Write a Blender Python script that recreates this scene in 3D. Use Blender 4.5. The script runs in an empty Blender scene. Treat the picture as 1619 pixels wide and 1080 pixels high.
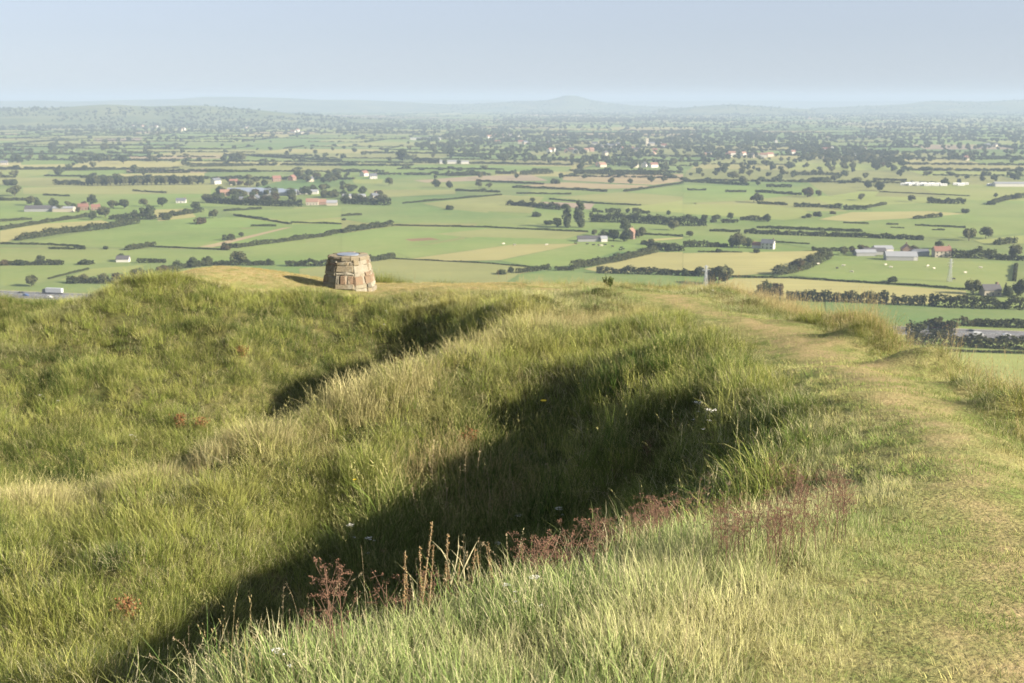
import bpy, math, random
import numpy as np
from mathutils import Vector, Matrix, Euler

R = random.Random(11)
NR = np.random.RandomState(11)
SC = bpy.context.scene
COL = SC.collection
EYE = 130.0                      # eye height above the plain
FPX = 1799.0                     # focal length in photograph pixels (40 mm on 36 mm)
PITCH = math.radians(12.05)
CP, SP = math.cos(PITCH), math.sin(PITCH)
SUN_EL, SUN_H = math.radians(24.2), Vector((0.925, -0.38, 0)).normalized()


def ray(u, v):
    a, b = (u - 809.5) / FPX, (v - 540.0) / FPX
    return Vector((a, CP - b * SP, -SP - b * CP))


def at(u, v, Y):
    d = ray(u, v)
    return Vector((d.x * Y / d.y, Y, EYE + d.z * Y / d.y))


def gnd(u, v):
    d = ray(u, v)
    t = -EYE / d.z
    return Vector((d.x * t, d.y * t, 0.0))


def pathz(Y):
    return EYE - 1.7 - 0.128 * min(Y, 8) - 0.165 * min(max(Y - 8, 0), 11) - 0.045 * min(max(Y - 19, 0), 6) - 0.132 * max(Y - 25, 0)


def onpath(u, v):
    d = ray(u, v)
    k = d.z / d.y
    Y = 1.0
    while EYE + k * Y > pathz(Y) and Y < 60: Y += 0.02
    return Vector((d.x * Y / d.y, Y, EYE + k * Y))


def ZA(p): return (p[0] / 3.0, 130 + p[1] / 3.0)
def ZB(p): return (540 + p[0] / 3.0, 130 + p[1] / 3.0)
def ZC(p): return (1080 + p[0] / 3.0, 130 + p[1] / 3.0)
def ZD(p): return (1390 + p[0] / 7.07, 460 + p[1] / 7.07)


# ------------------------------------------------------------------ helpers
def tag(o, label, cat, group=None, kind=None):
    o['label'] = label
    o['category'] = cat
    if group: o['group'] = group
    if kind: o['kind'] = kind
    return o


def link(o, parent=None):
    COL.objects.link(o)
    if parent is not None: o.parent = parent
    return o


def empty(name, loc=(0, 0, 0), rz=0.0):
    o = bpy.data.objects.new(name, None)
    o.empty_display_size = 0.2
    o.location = loc
    o.rotation_euler = (0, 0, rz)
    return link(o)


def np_mesh(name, V, F, mats=None, midx=None, vcol=None, smooth=False):
    """V (n,3); F list of arrays of shape (m,k)"""
    me = bpy.data.meshes.new(name)
    V = np.asarray(V, dtype=np.float32)
    if not isinstance(F, list): F = [F]
    F = [np.asarray(f, dtype=np.int32) for f in F if len(f)]
    nl = sum(f.size for f in F)
    npol = sum(len(f) for f in F)
    me.vertices.add(len(V)); me.vertices.foreach_set('co', V.ravel())
    me.loops.add(nl); me.polygons.add(npol)
    me.loops.foreach_set('vertex_index', np.concatenate([f.ravel() for f in F]))
    tot = np.concatenate([np.full(len(f), f.shape[1], np.int32) for f in F])
    st = np.concatenate([[0], np.cumsum(tot)[:-1]]).astype(np.int32)
    me.polygons.foreach_set('loop_start', st)
    me.polygons.foreach_set('loop_total', tot)
    if mats:
        for m in mats: me.materials.append(m)
    if midx is not None:
        me.polygons.foreach_set('material_index', np.asarray(midx, np.int32))
    me.polygons.foreach_set('use_smooth', np.full(npol, smooth))
    if vcol is not None:
        for k, arr in vcol.items():
            a = me.attributes.new(k, 'FLOAT_COLOR', 'POINT')
            arr = np.asarray(arr, np.float32)
            if arr.shape[1] == 3: arr = np.concatenate([arr, np.ones((len(arr), 1), np.float32)], 1)
            a.data.foreach_set('color', arr.ravel())
    me.update(calc_edges=True)
    me.validate()
    return me


def np_obj(name, V, F, mats=None, parent=None, **k):
    return link(bpy.data.objects.new(name, np_mesh(name, V, F, mats, **k)), parent)


class MB:
    """collects boxes, bars and prisms of one part"""
    def __init__(s): s.v, s.f, s.c, s.cur = [], [], [], (1, 1, 1)
    def add(s, vs, fs):
        b = len(s.v)
        s.v += [tuple(p) for p in vs]
        s.f += [tuple(i + b for i in f) for f in fs]
        s.c += [s.cur] * len(vs)
    def box(s, x0, y0, z0, x1, y1, z1):
        s.add([(x0, y0, z0), (x1, y0, z0), (x1, y1, z0), (x0, y1, z0), (x0, y0, z1), (x1, y0, z1), (x1, y1, z1), (x0, y1, z1)],
              [(0, 3, 2, 1), (4, 5, 6, 7), (0, 1, 5, 4), (1, 2, 6, 5), (2, 3, 7, 6), (3, 0, 4, 7)])
    def bar(s, p, q, r, n=4, r2=None):
        p, q = Vector(p), Vector(q); d = (q - p)
        if d.length < 1e-6: return
        d.normalize()
        a = d.orthogonal().normalized(); b = d.cross(a)
        r2 = r if r2 is None else r2
        vs = [p + (a * math.cos(6.2832 * i / n) + b * math.sin(6.2832 * i / n)) * r for i in range(n)]
        vs += [q + (a * math.cos(6.2832 * i / n) + b * math.sin(6.2832 * i / n)) * r2 for i in range(n)]
        s.add(vs, [(i, (i + 1) % n, n + (i + 1) % n, n + i) for i in range(n)] + [tuple(range(n - 1, -1, -1)), tuple(range(n, 2 * n))])
    def prism(s, pts, y0, y1):      # pts in xz, extruded along y
        n = len(pts)
        s.add([(x, y0, z) for x, z in pts] + [(x, y1, z) for x, z in pts],
              [tuple(range(n)), tuple(range(2 * n - 1, n - 1, -1))] + [(i, n + i, n + (i + 1) % n, (i + 1) % n) for i in range(n)])
    def quad(s, a, b, c, d): s.add([a, b, c, d], [(0, 1, 2, 3)])
    def mesh(s, name, mats):
        me = bpy.data.meshes.new(name); me.from_pydata(s.v, [], s.f)
        for m in (mats if isinstance(mats, (list, tuple)) else [mats]): me.materials.append(m)
        a = me.attributes.new('col', 'FLOAT_COLOR', 'POINT')
        a.data.foreach_set('color', np.array([c + (1,) for c in s.c], np.float32).ravel())
        me.update(); return me
    def build(s, name, mats, parent=None): return link(bpy.data.objects.new(name, s.mesh(name, mats)), parent)


# ------------------------------------------------------------------ materials
def newmat(name):
    m = bpy.data.materials.new(name); m.use_nodes = True
    m.node_tree.nodes.clear()
    return m, m.node_tree.nodes, m.node_tree.links


def node(ns, t, **k):
    n = ns.new(t)
    for a, b in k.items(): setattr(n, a, b)
    return n


def mixcol(ns, ls, fac, a, b, blend='MIX'):
    n = node(ns, 'ShaderNodeMix', data_type='RGBA', blend_type=blend)
    for s, val in ((n.inputs[0], fac), (n.inputs[6], a), (n.inputs[7], b)):
        if isinstance(val, bpy.types.NodeSocket): ls.new(val, s)
        elif isinstance(val, (int, float)): s.default_value = val
        else: s.default_value = tuple(val) + (1,) if len(val) == 3 else val
    return n.outputs[2]


def mathn(ns, ls, op, a, b=0.5, clamp=False):
    n = node(ns, 'ShaderNodeMath', operation=op, use_clamp=clamp)
    for s, val in ((n.inputs[0], a), (n.inputs[1], b)):
        if isinstance(val, bpy.types.NodeSocket): ls.new(val, s)
        else: s.default_value = val
    return n.outputs[0]


def noise(ns, ls, scale, detail=3, vec=None, rough=0.55):
    n = node(ns, 'ShaderNodeTexNoise'); n.inputs['Scale'].default_value = scale
    n.inputs['Detail'].default_value = detail; n.inputs['Roughness'].default_value = rough
    if vec is not None: ls.new(vec, n.inputs['Vector'])
    return n.outputs['Fac']


def ramp(ns, ls, fac, lo, hi):
    n = node(ns, 'ShaderNodeMapRange'); n.inputs[1].default_value = lo; n.inputs[2].default_value = hi
    ls.new(fac, n.inputs[0]); return n.outputs[0]


def finish(m, ns, ls, col, rough=0.9, spec=0.2, bump=None, bstr=0.3, bdist=0.02):
    p = node(ns, 'ShaderNodeBsdfPrincipled'); o = node(ns, 'ShaderNodeOutputMaterial')
    if isinstance(col, bpy.types.NodeSocket): ls.new(col, p.inputs['Base Color'])
    else: p.inputs['Base Color'].default_value = tuple(col) + (1,)
    p.inputs['Roughness'].default_value = rough
    p.inputs['Specular IOR Level'].default_value = spec
    if bump is not None:
        b = node(ns, 'ShaderNodeBump'); b.inputs['Strength'].default_value = bstr; b.inputs['Distance'].default_value = bdist
        ls.new(bump, b.inputs['Height']); ls.new(b.outputs[0], p.inputs['Normal'])
    ls.new(p.outputs[0], o.inputs[0])
    return m


def wpos(ns):
    return node(ns, 'ShaderNodeNewGeometry').outputs['Position']


KA = 0.78                        # albedo level that goes with the exposure
def kc(c): return tuple(x * KA for x in c)


def mat_plain(name, col, rough=0.8, var=0.15, scale=0.5, spec=0.2):
    col = kc(col)
    m, ns, ls = newmat(name)
    n = noise(ns, ls, scale, 4, wpos(ns))
    c = mixcol(ns, ls, n, [x * (1 - var) for x in col], [min(1, x * (1 + var)) for x in col])
    return finish(m, ns, ls, c, rough, spec)


def mat_attr(name, rough=0.9, var=0.25, scale=0.02, detail=5, spec=0.15, attr='col', streak=False):
    m, ns, ls = newmat(name)
    a = node(ns, 'ShaderNodeAttribute', attribute_name=attr)
    pos = wpos(ns)
    n = ramp(ns, ls, noise(ns, ls, scale, detail, pos), 0.25, 0.75)
    hi = node(ns, 'ShaderNodeVectorMath', operation='SCALE'); ls.new(a.outputs['Color'], hi.inputs[0]); hi.inputs[3].default_value = 1 + var
    lo = node(ns, 'ShaderNodeVectorMath', operation='SCALE'); ls.new(a.outputs['Color'], lo.inputs[0]); lo.inputs[3].default_value = 1 - var
    c = mixcol(ns, ls, n, lo.outputs[0], hi.outputs[0])
    if streak:
        mp = node(ns, 'ShaderNodeMapping'); mp.inputs['Rotation'].default_value = (0, 0, .5); mp.inputs['Scale'].default_value = (.012, .16, 1); ls.new(pos, mp.inputs['Vector'])
        n3 = ramp(ns, ls, noise(ns, ls, 1.0, 3, mp.outputs[0]), .3, .7)
        c = mixcol(ns, ls, mathn(ns, ls, 'MULTIPLY', n3, .22), c, (0.10, 0.13, 0.05))
        n4 = ramp(ns, ls, noise(ns, ls, .09, 5, pos, .7), .45, .75)
        c = mixcol(ns, ls, mathn(ns, ls, 'MULTIPLY', n4, .22), c, (0.30, 0.29, 0.12))
        n2 = ramp(ns, ls, noise(ns, ls, scale * 0.35, 3, pos), 0.42, 0.68)
        c = mixcol(ns, ls, mathn(ns, ls, 'MULTIPLY', n2, 0.4), c, (0.27, 0.25, 0.10))
    return finish(m, ns, ls, c, rough, spec)


def mat_leaf(name, c0, c1, trans=0.25, rnd=0.35, instancer=False):
    """leaf clumps: per-leaf random from the 'bl' attribute, per-object random hue"""
    c0, c1 = kc(c0), kc(c1)
    m, ns, ls = newmat(name)
    a = node(ns, 'ShaderNodeAttribute', attribute_name='bl')
    sp = node(ns, 'ShaderNodeSeparateColor'); ls.new(a.outputs['Color'], sp.inputs[0])
    oi = node(ns, 'ShaderNodeObjectInfo')
    f = mathn(ns, ls, 'ADD', mathn(ns, ls, 'MULTIPLY', sp.outputs[0], 0.5), mathn(ns, ls, 'MULTIPLY', oi.outputs['Random'], rnd), True)
    c = mixcol(ns, ls, f, c0, c1)
    d = node(ns, 'ShaderNodeBsdfDiffuse'); t = node(ns, 'ShaderNodeBsdfTranslucent'); mx = node(ns, 'ShaderNodeMixShader')
    ls.new(c, d.inputs[0]); ls.new(c, t.inputs[0]); mx.inputs[0].default_value = trans
    ls.new(d.outputs[0], mx.inputs[1]); ls.new(t.outputs[0], mx.inputs[2])
    o = node(ns, 'ShaderNodeOutputMaterial'); ls.new(mx.outputs[0], o.inputs[0])
    return m


def mat_grass(name, straw=(0.40, 0.35, 0.17), trans=0.3, dry=0.2):
    straw = kc(straw)
    m, ns, ls = newmat(name)
    a = node(ns, 'ShaderNodeAttribute', attribute_name='bl')
    sp = node(ns, 'ShaderNodeSeparateColor'); ls.new(a.outputs['Color'], sp.inputs[0])
    t = node(ns, 'ShaderNodeAttribute', attribute_name='tint', attribute_type='INSTANCER')
    v = mathn(ns, ls, 'ADD', mathn(ns, ls, 'MULTIPLY', sp.outputs[0], 0.7), 0.65)
    sc = node(ns, 'ShaderNodeVectorMath', operation='SCALE'); ls.new(t.outputs['Color'], sc.inputs[0]); ls.new(v, sc.inputs[3])
    # some blades are dead, tips are drier
    f = mathn(ns, ls, 'ADD', ramp(ns, ls, sp.outputs[2], 1 - dry, 1 - dry + 0.1), mathn(ns, ls, 'MULTIPLY', sp.outputs[1], 0.22))
    f = mathn(ns, ls, 'MULTIPLY', f, 0.75, True)
    c = mixcol(ns, ls, f, sc.outputs[0], straw)
    d = node(ns, 'ShaderNodeBsdfDiffuse'); tr = node(ns, 'ShaderNodeBsdfTranslucent'); mx = node(ns, 'ShaderNodeMixShader')
    ls.new(c, d.inputs[0]); ls.new(c, tr.inputs[0]); mx.inputs[0].default_value = trans
    ls.new(d.outputs[0], mx.inputs[1]); ls.new(tr.outputs[0], mx.inputs[2])
    o = node(ns, 'ShaderNodeOutputMaterial'); ls.new(mx.outputs[0], o.inputs[0])
    return m


M = {}
M['leaf_dark'] = mat_leaf('leaf_dark', (0.034, 0.048, 0.022), (0.115, 0.130, 0.056))
M['leaf_olive'] = mat_leaf('leaf_olive', (0.062, 0.074, 0.032), (0.190, 0.185, 0.085))
M['leaf_brown'] = mat_leaf('leaf_brown', (0.060, 0.050, 0.025), (0.150, 0.115, 0.060))
M['leaf_pale'] = mat_leaf('leaf_pale', (0.060, 0.080, 0.035), (0.130, 0.145, 0.070))
M['hedge'] = mat_leaf('hedge_leaf', (0.032, 0.042, 0.019), (0.085, 0.090, 0.040), rnd=0.4)
M['hedge_olive'] = mat_leaf('hedge_olive', (0.050, 0.056, 0.024), (0.120, 0.110, 0.050), rnd=0.4)
M['bark'] = mat_plain('bark', (0.09, 0.07, 0.05), 0.95, 0.3, 3.0)
M['white_wall'] = mat_plain('white_wall', (0.60, 0.58, 0.53), 0.8, 0.06, 0.4)
M['cream_wall'] = mat_plain('cream_wall', (0.46, 0.41, 0.32), 0.8, 0.08, 0.4)
M['brick_wall'] = mat_plain('brick_wall', (0.30, 0.20, 0.15), 0.85, 0.15, 0.5)
M['stone_wall'] = mat_plain('stone_wall', (0.38, 0.34, 0.27), 0.85, 0.15, 0.5)
M['grey_wall'] = mat_plain('grey_wall', (0.33, 0.33, 0.33), 0.8, 0.1, 0.4)
M['red_roof'] = mat_plain('red_roof', (0.25, 0.13, 0.10), 0.8, 0.2, 0.8)
M['orange_roof'] = mat_plain('orange_roof', (0.29, 0.175, 0.125), 0.8, 0.2, 0.8)
M['slate_roof'] = mat_plain('slate_roof', (0.13, 0.14, 0.16), 0.6, 0.15, 0.8, 0.4)
M['sheet_roof'] = mat_plain('sheet_roof', (0.30, 0.31, 0.33), 0.6, 0.1, 0.3, 0.3)
M['blue_roof'] = mat_plain('blue_roof', (0.24, 0.28, 0.36), 0.5, 0.1, 0.3, 0.4)
M['dark_roof'] = mat_plain('dark_roof', (0.10, 0.095, 0.10), 0.7, 0.15, 0.5)
M['glass'] = mat_plain('window_glass', (0.03, 0.035, 0.045), 0.15, 0.1, 1.0, 0.6)
M['metal'] = mat_plain('galvanised_steel', (0.36, 0.38, 0.40), 0.5, 0.1, 0.4, 0.4)
M['asphalt'] = mat_plain('asphalt', (0.17, 0.165, 0.17), 0.9, 0.12, 0.15)
M['white_paint'] = mat_plain('white_paint', (0.80, 0.80, 0.78), 0.6, 0.03, 0.3)
M['tyre'] = mat_plain('tyre_rubber', (0.03, 0.03, 0.03), 0.9, 0.1, 2)
for k, c in dict(car_white=(0.8, 0.8, 0.8), car_silver=(0.5, 0.52, 0.55), car_dark=(0.04, 0.045, 0.06), car_red=(0.45, 0.05, 0.05), car_blue=(0.06, 0.12, 0.3)).items():
    M[k] = mat_plain(k, c, 0.3, 0.03, 0.5, 0.5)

# ------------------------------------------------------------------ the knoll: control points -> thin plate surface
CPT = []
def P(u, v, Y, g=0.0):
    p = at(u, v, Y); CPT.append((p.x, p.y, p.z - g))
def X(u, Y, z):                       # hidden point: column u, depth Y, height relative to the eye
    CPT.append(((u - 809.5) / FPX * Y * 1.0, Y, EYE + z))

for u, v in [(650, 1080), (900, 1080), (1100, 1080), (1250, 1080), (1450, 1080), (1619, 1080), (1800, 1080), (1000, 960), (1100, 950), (1350, 950), (1619, 950), (1750, 950), (1180, 870), (1300, 850), (1450, 850),
             (1619, 850), (1700, 850), (1420, 760), (1619, 760), (1370, 700), (1600, 700), (1290, 640), (1530, 640), (1240, 590), (1450, 590), (1210, 550), (1370, 550),
             (1160, 520), (1270, 515), (1080, 492), (1180, 490)]:
    p = onpath(u, v); CPT.append((p.x, p.y, p.z))
for u, Y, z in [(300, 1.0, -1.9), (900, 0.5, -1.72), (3000, 1.0, -1.75), (900, -3, -1.6), (-4000, 0.8, -2.3)]:
    X(u, Y, z)
CPT += [(-4, -3, EYE - 2.0), (4, -3, EYE - 1.7), (5, 1, EYE - 2.3), (-4, 2, EYE - 2.4), (-8, -3, EYE - 2.6), (-9, 3, EYE - 3.2)]
# plateau, far brim
for a in [(1000, 470, 36), (900, 461, 38.5), (800, 458, 39), (600, 462, 38.3), (553, 458, 39.2), (700, 459, 37.6), (470, 452, 38.6),
          (830, 449, 43.5), (700, 449, 43), (620, 452, 43.5), (950, 455, 43), (1050, 462, 42), (1130, 472, 40), (1200, 486, 36.5),
          (300, 431, 40.5), (400, 428, 42.5), (500, 440, 43), (400, 447, 38.3), (300, 444, 37)]:
    P(*a)
for u in (300, 500, 700, 900, 1100): X(u, 50, -9.0); X(u, 58, -13.0)
X(1250, 44, -9); X(1300, 50, -13)
# left flank of the mound, and the bank behind it
for a in [(230, 445, 37.6, .1), (160, 468, 35.8, .15), (100, 496, 34.2, .2), (0, 548, 31.8, .2), (-120, 600, 29, .2)]: P(*a)
X(200, 43, -8.4); X(100, 40, -8.9); X(0, 37.5, -9.0); X(-120, 35, -9.2)
for a in [(0, 468, 46, .2), (60, 470, 46.5, .2), (130, 474, 46.5, .2), (-150, 462, 45, .2)]: P(*a)
X(0, 54, -11); X(-150, 54, -11.5); X(150, 54, -12)
# far slope of the farther hollow
for a in [(510, 462, 37.3, .1), (620, 464, 37.2, .15), (400, 475, 36.3, .2), (300, 475, 35.3, .2), (200, 505, 34, .2), (100, 545, 32.3, .2), (0, 590, 30.8, .2), (400, 565, 32.3, .2), (250, 625, 30, .2),
          (100, 655, 28.4, .2), (0, 722, 26.5, .2), (150, 727, 26, .2), (400, 692, 27.9, .25), (580, 625, 31.6, .25), (480, 665, 30.0, .25), (640, 580, 33.1, .2), (450, 600, 32.0, .2), (300, 712, 26.8, .25), (520, 500, 35.6, .2), (620, 480, 36.2, .2), (620, 510, 34.8, .2),
          (700, 530, 33.4, .2), (700, 472, 36.2, .2), (752, 497, 31.2, .1), (795, 503, 28.2, 0), (745, 508, 29.5, .1), (800, 482, 32.5, .1), (715, 482, 34.6, .15)]: P(*a)
# ridge between the hollows
RIDGE = [(-150, 775, 17.5), (0, 767, 18), (100, 762, 18.2), (200, 752, 18.6), (300, 733, 19.0), (400, 706, 19.6), (500, 660, 20.4), (600, 608, 21.4), (680, 566, 22.6), (760, 528, 24.5), (850, 508, 26.5), (930, 500, 28), (1000, 492, 29)]
for a in RIDGE: P(*a, .26 if a[0] < 350 else .1 if a[0] < 550 else 0)
for a in [(-100, 21.5, -8.6), (50, 22, -8.6), (200, 22, -8.5), (200, 24.2, -8.6), (400, 22.3, -7.6), (400, 25, -8.3), (600, 24, -7.1), (600, 28, -8.1), (690, 25.5, -6.7), (690, 29.5, -7.6), (760, 27.5, -6.0)]: X(*a)
# near face of the ridge
for a in [(0, 1080, 12.2), (200, 1060, 11.9), (330, 1060, 12.6), (0, 900, 14.9), (200, 900, 15.2), (330, 880, 16), (450, 950, 14.9), (450, 780, 18.1), (600, 700, 20.0), (600, 820, 18.0), (620, 900, 16.4), (750, 600, 22.3), (750, 700, 21), (750, 760, 20), (750, 820, 18.9), (900, 560, 23.3), (900, 640, 21.6), (900, 720, 20), (900, 800, 18), (1000, 545, 23), (1000, 600, 21), (1000, 680, 19.2), (1050, 640, 17.8), (1050, 750, 16.0), (1150, 565, 20), (1150, 660, 14.4), (1150, 740, 13.0)]: P(*a, .2)
for a in [(1250, 650, 12.5), (1250, 712, 10.8), (1200, 605, 16.4)]: P(*a, .05)
# lip and hidden ditch bottom
for a in [(350, 1095, 4.3), (500, 1055, 4.7), (700, 1005, 5.1), (850, 955, 5.6), (1000, 900, 6.4), (1200, 812, 7.8), (1300, 765, 8.6), (200, 1200, 3.8), (0, 1270, 3.5)]: P(*a, .05)
for a in [(330, 10.5, -6.9), (100, 10.2, -6.7), (620, 13, -6.9), (850, 14.8, -6.6), (1000, 13.8, -5.9), (1150, 11.5, -4.3), (330, 6.5, -4.6), (330, 8.5, -5.9), (620, 7.6, -4.6), (620, 10, -5.9), (850, 8.6, -4.5), (850, 11.5, -5.7), (1000, 9.4, -4.2), (1150, 9.7, -3.65), (100, 6.2, -4.5), (100, 8.2, -5.8), (-200, 6, -4.4), (-200, 9, -6.2)]: X(*a)
# outer right edge, falling away
EDGE = [(1250, 504, 30), (1330, 536, 25), (1420, 580, 20), (1530, 645, 15.0), (1625, 728, 11.0), (1770, 860, 7.6)]
for u, v, Y in EDGE:
    p = at(u, v, Y)
    CPT += [(p.x, p.y, p.z), (p.x + 2.0, p.y + .6, p.z - 1.5), (p.x + 6, p.y + 1.5, p.z - 5)]
CPT = np.array(CPT)


def tps_fit(pts, lam=0.01):
    n = len(pts); xy = pts[:, :2]
    d = np.sqrt(((xy[:, None] - xy[None]) ** 2).sum(-1))
    K = np.where(d > 0, d * d * np.log(d + 1e-9), 0) + lam * np.eye(n)
    Q = np.c_[np.ones(n), xy]
    A = np.zeros((n + 3, n + 3)); A[:n, :n] = K; A[:n, n:] = Q; A[n:, :n] = Q.T
    return np.linalg.solve(A, np.r_[pts[:, 2], np.zeros(3)])


TW = tps_fit(CPT)
IX0, IX1, IY0, IY1, ST = -32.0, 16.0, -3.0, 56.0, 0.2


def tps_eval(x, y):
    out = np.zeros(x.shape)
    n = len(CPT)
    for i in range(n):
        d2 = (x - CPT[i, 0]) ** 2 + (y - CPT[i, 1]) ** 2
        out += TW[i] * 0.5 * d2 * np.log(d2 + 1e-12)
    return out + TW[n] + TW[n + 1] * x + TW[n + 2] * y


def vnoise(x, y, s, seed):
    """smooth value noise, -1..1"""
    r = np.random.RandomState(seed); T = r.rand(128, 128) * 2 - 1
    a, b = x / s, y / s
    i, j = np.floor(a).astype(int), np.floor(b).astype(int)
    fx, fy = a - i, b - j
    fx, fy = fx * fx * (3 - 2 * fx), fy * fy * (3 - 2 * fy)
    g = lambda p, q: T[p % 128, q % 128]
    return (g(i, j) * (1 - fx) + g(i + 1, j) * fx) * (1 - fy) + (g(i, j + 1) * (1 - fx) + g(i + 1, j + 1) * fx) * fy


def inpoly(x, y, poly):
    c = np.zeros(x.shape, bool); n = len(poly); j = n - 1
    for i in range(n):
        xi, yi = poly[i][0], poly[i][1]; xj, yj = poly[j][0], poly[j][1]
        t = ((yi > y) != (yj > y)) & (x < (xj - xi) * (y - yi) / (yj - yi + 1e-12) + xi)
        c ^= t; j = i
    return c


PL = [onpath(*q) for q in [(1330, 1100), (1360, 950), (1445, 850), (1425, 770), (1378, 700), (1295, 640), (1240, 590), (1190, 545), (1120, 508), (1040, 488)]]
PRT = [onpath(*q) for q in [(2000, 1100), (1850, 950), (1740, 850), (1640, 760), (1590, 700), (1520, 640), (1440, 592), (1350, 552), (1260, 517), (1160, 495)]]
PL = [Vector((PL[0].x - .1, -2, 0))] + PL + [at(930, 474, 36), at(800, 462, 38.3)]
PRT = [Vector((PRT[0].x + .1, -2, 0))] + PRT + [at(1040, 470, 39), at(830, 455, 41.5)]
PATHPOLY = [(p.x, p.y) for p in PL] + [(p.x, p.y) for p in PRT[::-1]]
SEGS = np.array([[PATHPOLY[i], PATHPOLY[(i + 1) % len(PATHPOLY)]] for i in range(len(PATHPOLY))])


def segdist(x, y, segs):
    d = np.full(x.shape, 1e9)
    for (a, b) in segs:
        ab = b - a; L = (ab ** 2).sum() + 1e-9
        t = np.clip(((x - a[0]) * ab[0] + (y - a[1]) * ab[1]) / L, 0, 1)
        d = np.minimum(d, np.hypot(x - a[0] - t * ab[0], y - a[1] - t * ab[1]))
    return d


def path_sd(x, y):
    d = segdist(x, y, SEGS)
    return np.where(inpoly(x, y, PATHPOLY), -d, d)


TOPPOLY = [tuple(at(*a)[:2]) for a in [(230, 448, 37.8), (330, 450, 37.3), (500, 460, 38.0), (620, 466, 37.6), (720, 462, 37.8), (800, 462, 37.5), (830, 449, 46), (600, 445, 46), (400, 425, 45), (250, 440, 42)]]
TSEG = np.array([[TOPPOLY[i], TOPPOLY[(i + 1) % len(TOPPOLY)]] for i in range(len(TOPPOLY))])


def top_sd(x, y):
    d = segdist(x, y, TSEG)
    return np.where(inpoly(x, y, TOPPOLY), -d, d)


BUMPS = [(at(u, v, Y).x, Y, br, bh) for u, v, Y, br, bh in [(1300, 520, 26.5, .8, .5), (1345, 540, 24, .8, .6), (1385, 560, 21.5, .7, .55), (1470, 607, 17, .65, .55), (1605, 712, 11.6, .5, .45), (735, 800, 19.3, 1.3, .75), (800, 700, 20.7, .8, .25), (1010, 620, 20.6, .7, .3), (900, 580, 22.7, .8, .3), (560, 780, 18.6, .7, .3), (1545, 655, 14, .5, .3), (1010, 880, 6.5, .5, .1), (640, 1010, 5.0, .4, .1), (800, 960, 5.4, .35, .12), (450, 1060, 4.6, .3, .1)]]


def hill_h(x, y):
    """height of the knoll anywhere"""
    cx, cy = np.clip(x, IX0, IX1), np.clip(y, IY0, IY1)
    h = tps_eval(cx, cy)
    sd = path_sd(cx, cy)
    rough = np.clip(sd / 1.2, 0, 1) * np.clip(top_sd(cx, cy) / 1.0, 0.12, 1)
    h = h + rough * np.clip(cy / 14, .3, 1) * (0.24 * vnoise(cx, cy, 1.7, 1) + 0.19 * vnoise(cx, cy, 0.8, 2) + 0.24 * vnoise(cx, cy, 4.2, 3))
    h = h + 0.025 * vnoise(cx, cy, 0.6, 4) + 0.035 * vnoise(cx, cy, 1.6, 5)
    for bx, by, br, bh in BUMPS: h = h + bh * np.exp(-((cx - bx) ** 2 + (cy - by) ** 2) / br ** 2)
    d = np.hypot(x - cx, y - cy)
    back = (y < IY0)
    h = h - np.where(back & (x < IX1) & (x > IX0), 0.12, 0.5) * d
    return np.maximum(h, -0.6)


gx = np.arange(IX0, IX1 + 1e-6, ST); gy = np.arange(IY0, IY1 + 1e-6, ST)
ext = np.array([1.0, 3, 7, 14, 25, 45, 80, 140, 230, 330])
xs = np.r_[(IX0 - ext)[::-1], gx, IX1 + ext]; ys = np.r_[(IY0 - ext)[::-1], gy, IY1 + ext]
XX, YY = np.meshgrid(xs, ys)
HH = hill_h(XX, YY)
nx, ny = len(xs), len(ys)
def snap(x, y, segs, lim):
    bx, by, bd = x.copy(), y.copy(), np.full(x.shape, 1e9)
    for (a, b) in segs:
        ab = b - a; t = np.clip(((x - a[0]) * ab[0] + (y - a[1]) * ab[1]) / ((ab ** 2).sum() + 1e-9), 0, 1)
        px, py = a[0] + t * ab[0], a[1] + t * ab[1]; d = np.hypot(x - px, y - py)
        k = d < bd; bx[k], by[k], bd[k] = px[k], py[k], d[k]
    k = bd < lim
    return np.where(k, bx, x), np.where(k, by, y), k
fine = (XX > IX0) & (XX < IX1) & (YY > IY0) & (YY < IY1)
SX, SY = XX.ravel().copy(), YY.ravel().copy(); fi = fine.ravel()
sx, sy, k1 = snap(SX[fi], SY[fi], SEGS, ST * .5); sx2, sy2, k2 = snap(sx, sy, TSEG, ST * .5)
sx2[k1], sy2[k1] = sx[k1], sy[k1]
SX[fi], SY[fi] = sx2, sy2
SZ = HH.ravel().copy(); mv = (SX != XX.ravel()) | (SY != YY.ravel()); SZ[mv] = hill_h(SX[mv], SY[mv])
HV = np.c_[SX, SY, SZ]
ii, jj = np.meshgrid(np.arange(nx - 1), np.arange(ny - 1))
q0 = (jj * nx + ii).ravel()
HF = np.c_[q0, q0 + 1, q0 + 1 + nx, q0 + nx]
cxy = HV[HF].mean(1)
onp = path_sd(cxy[:, 0], cxy[:, 1]) < 0
ont = (top_sd(cxy[:, 0], cxy[:, 1]) < 0) & ~onp
NXg, NYg = len(gx), len(gy)
GH = HH[len(ext):len(ext) + NYg, len(ext):len(ext) + NXg]


def hsample(x, y):
    a = np.clip((np.asarray(x) - IX0) / ST, 0, NXg - 1.001); b = np.clip((np.asarray(y) - IY0) / ST, 0, NYg - 1.001)
    i, j = a.astype(int), b.astype(int); fx, fy = a - i, b - j
    return (GH[j, i] * (1 - fx) + GH[j, i + 1] * fx) * (1 - fy) + (GH[j + 1, i] * (1 - fx) + GH[j + 1, i + 1] * fx) * fy


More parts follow.
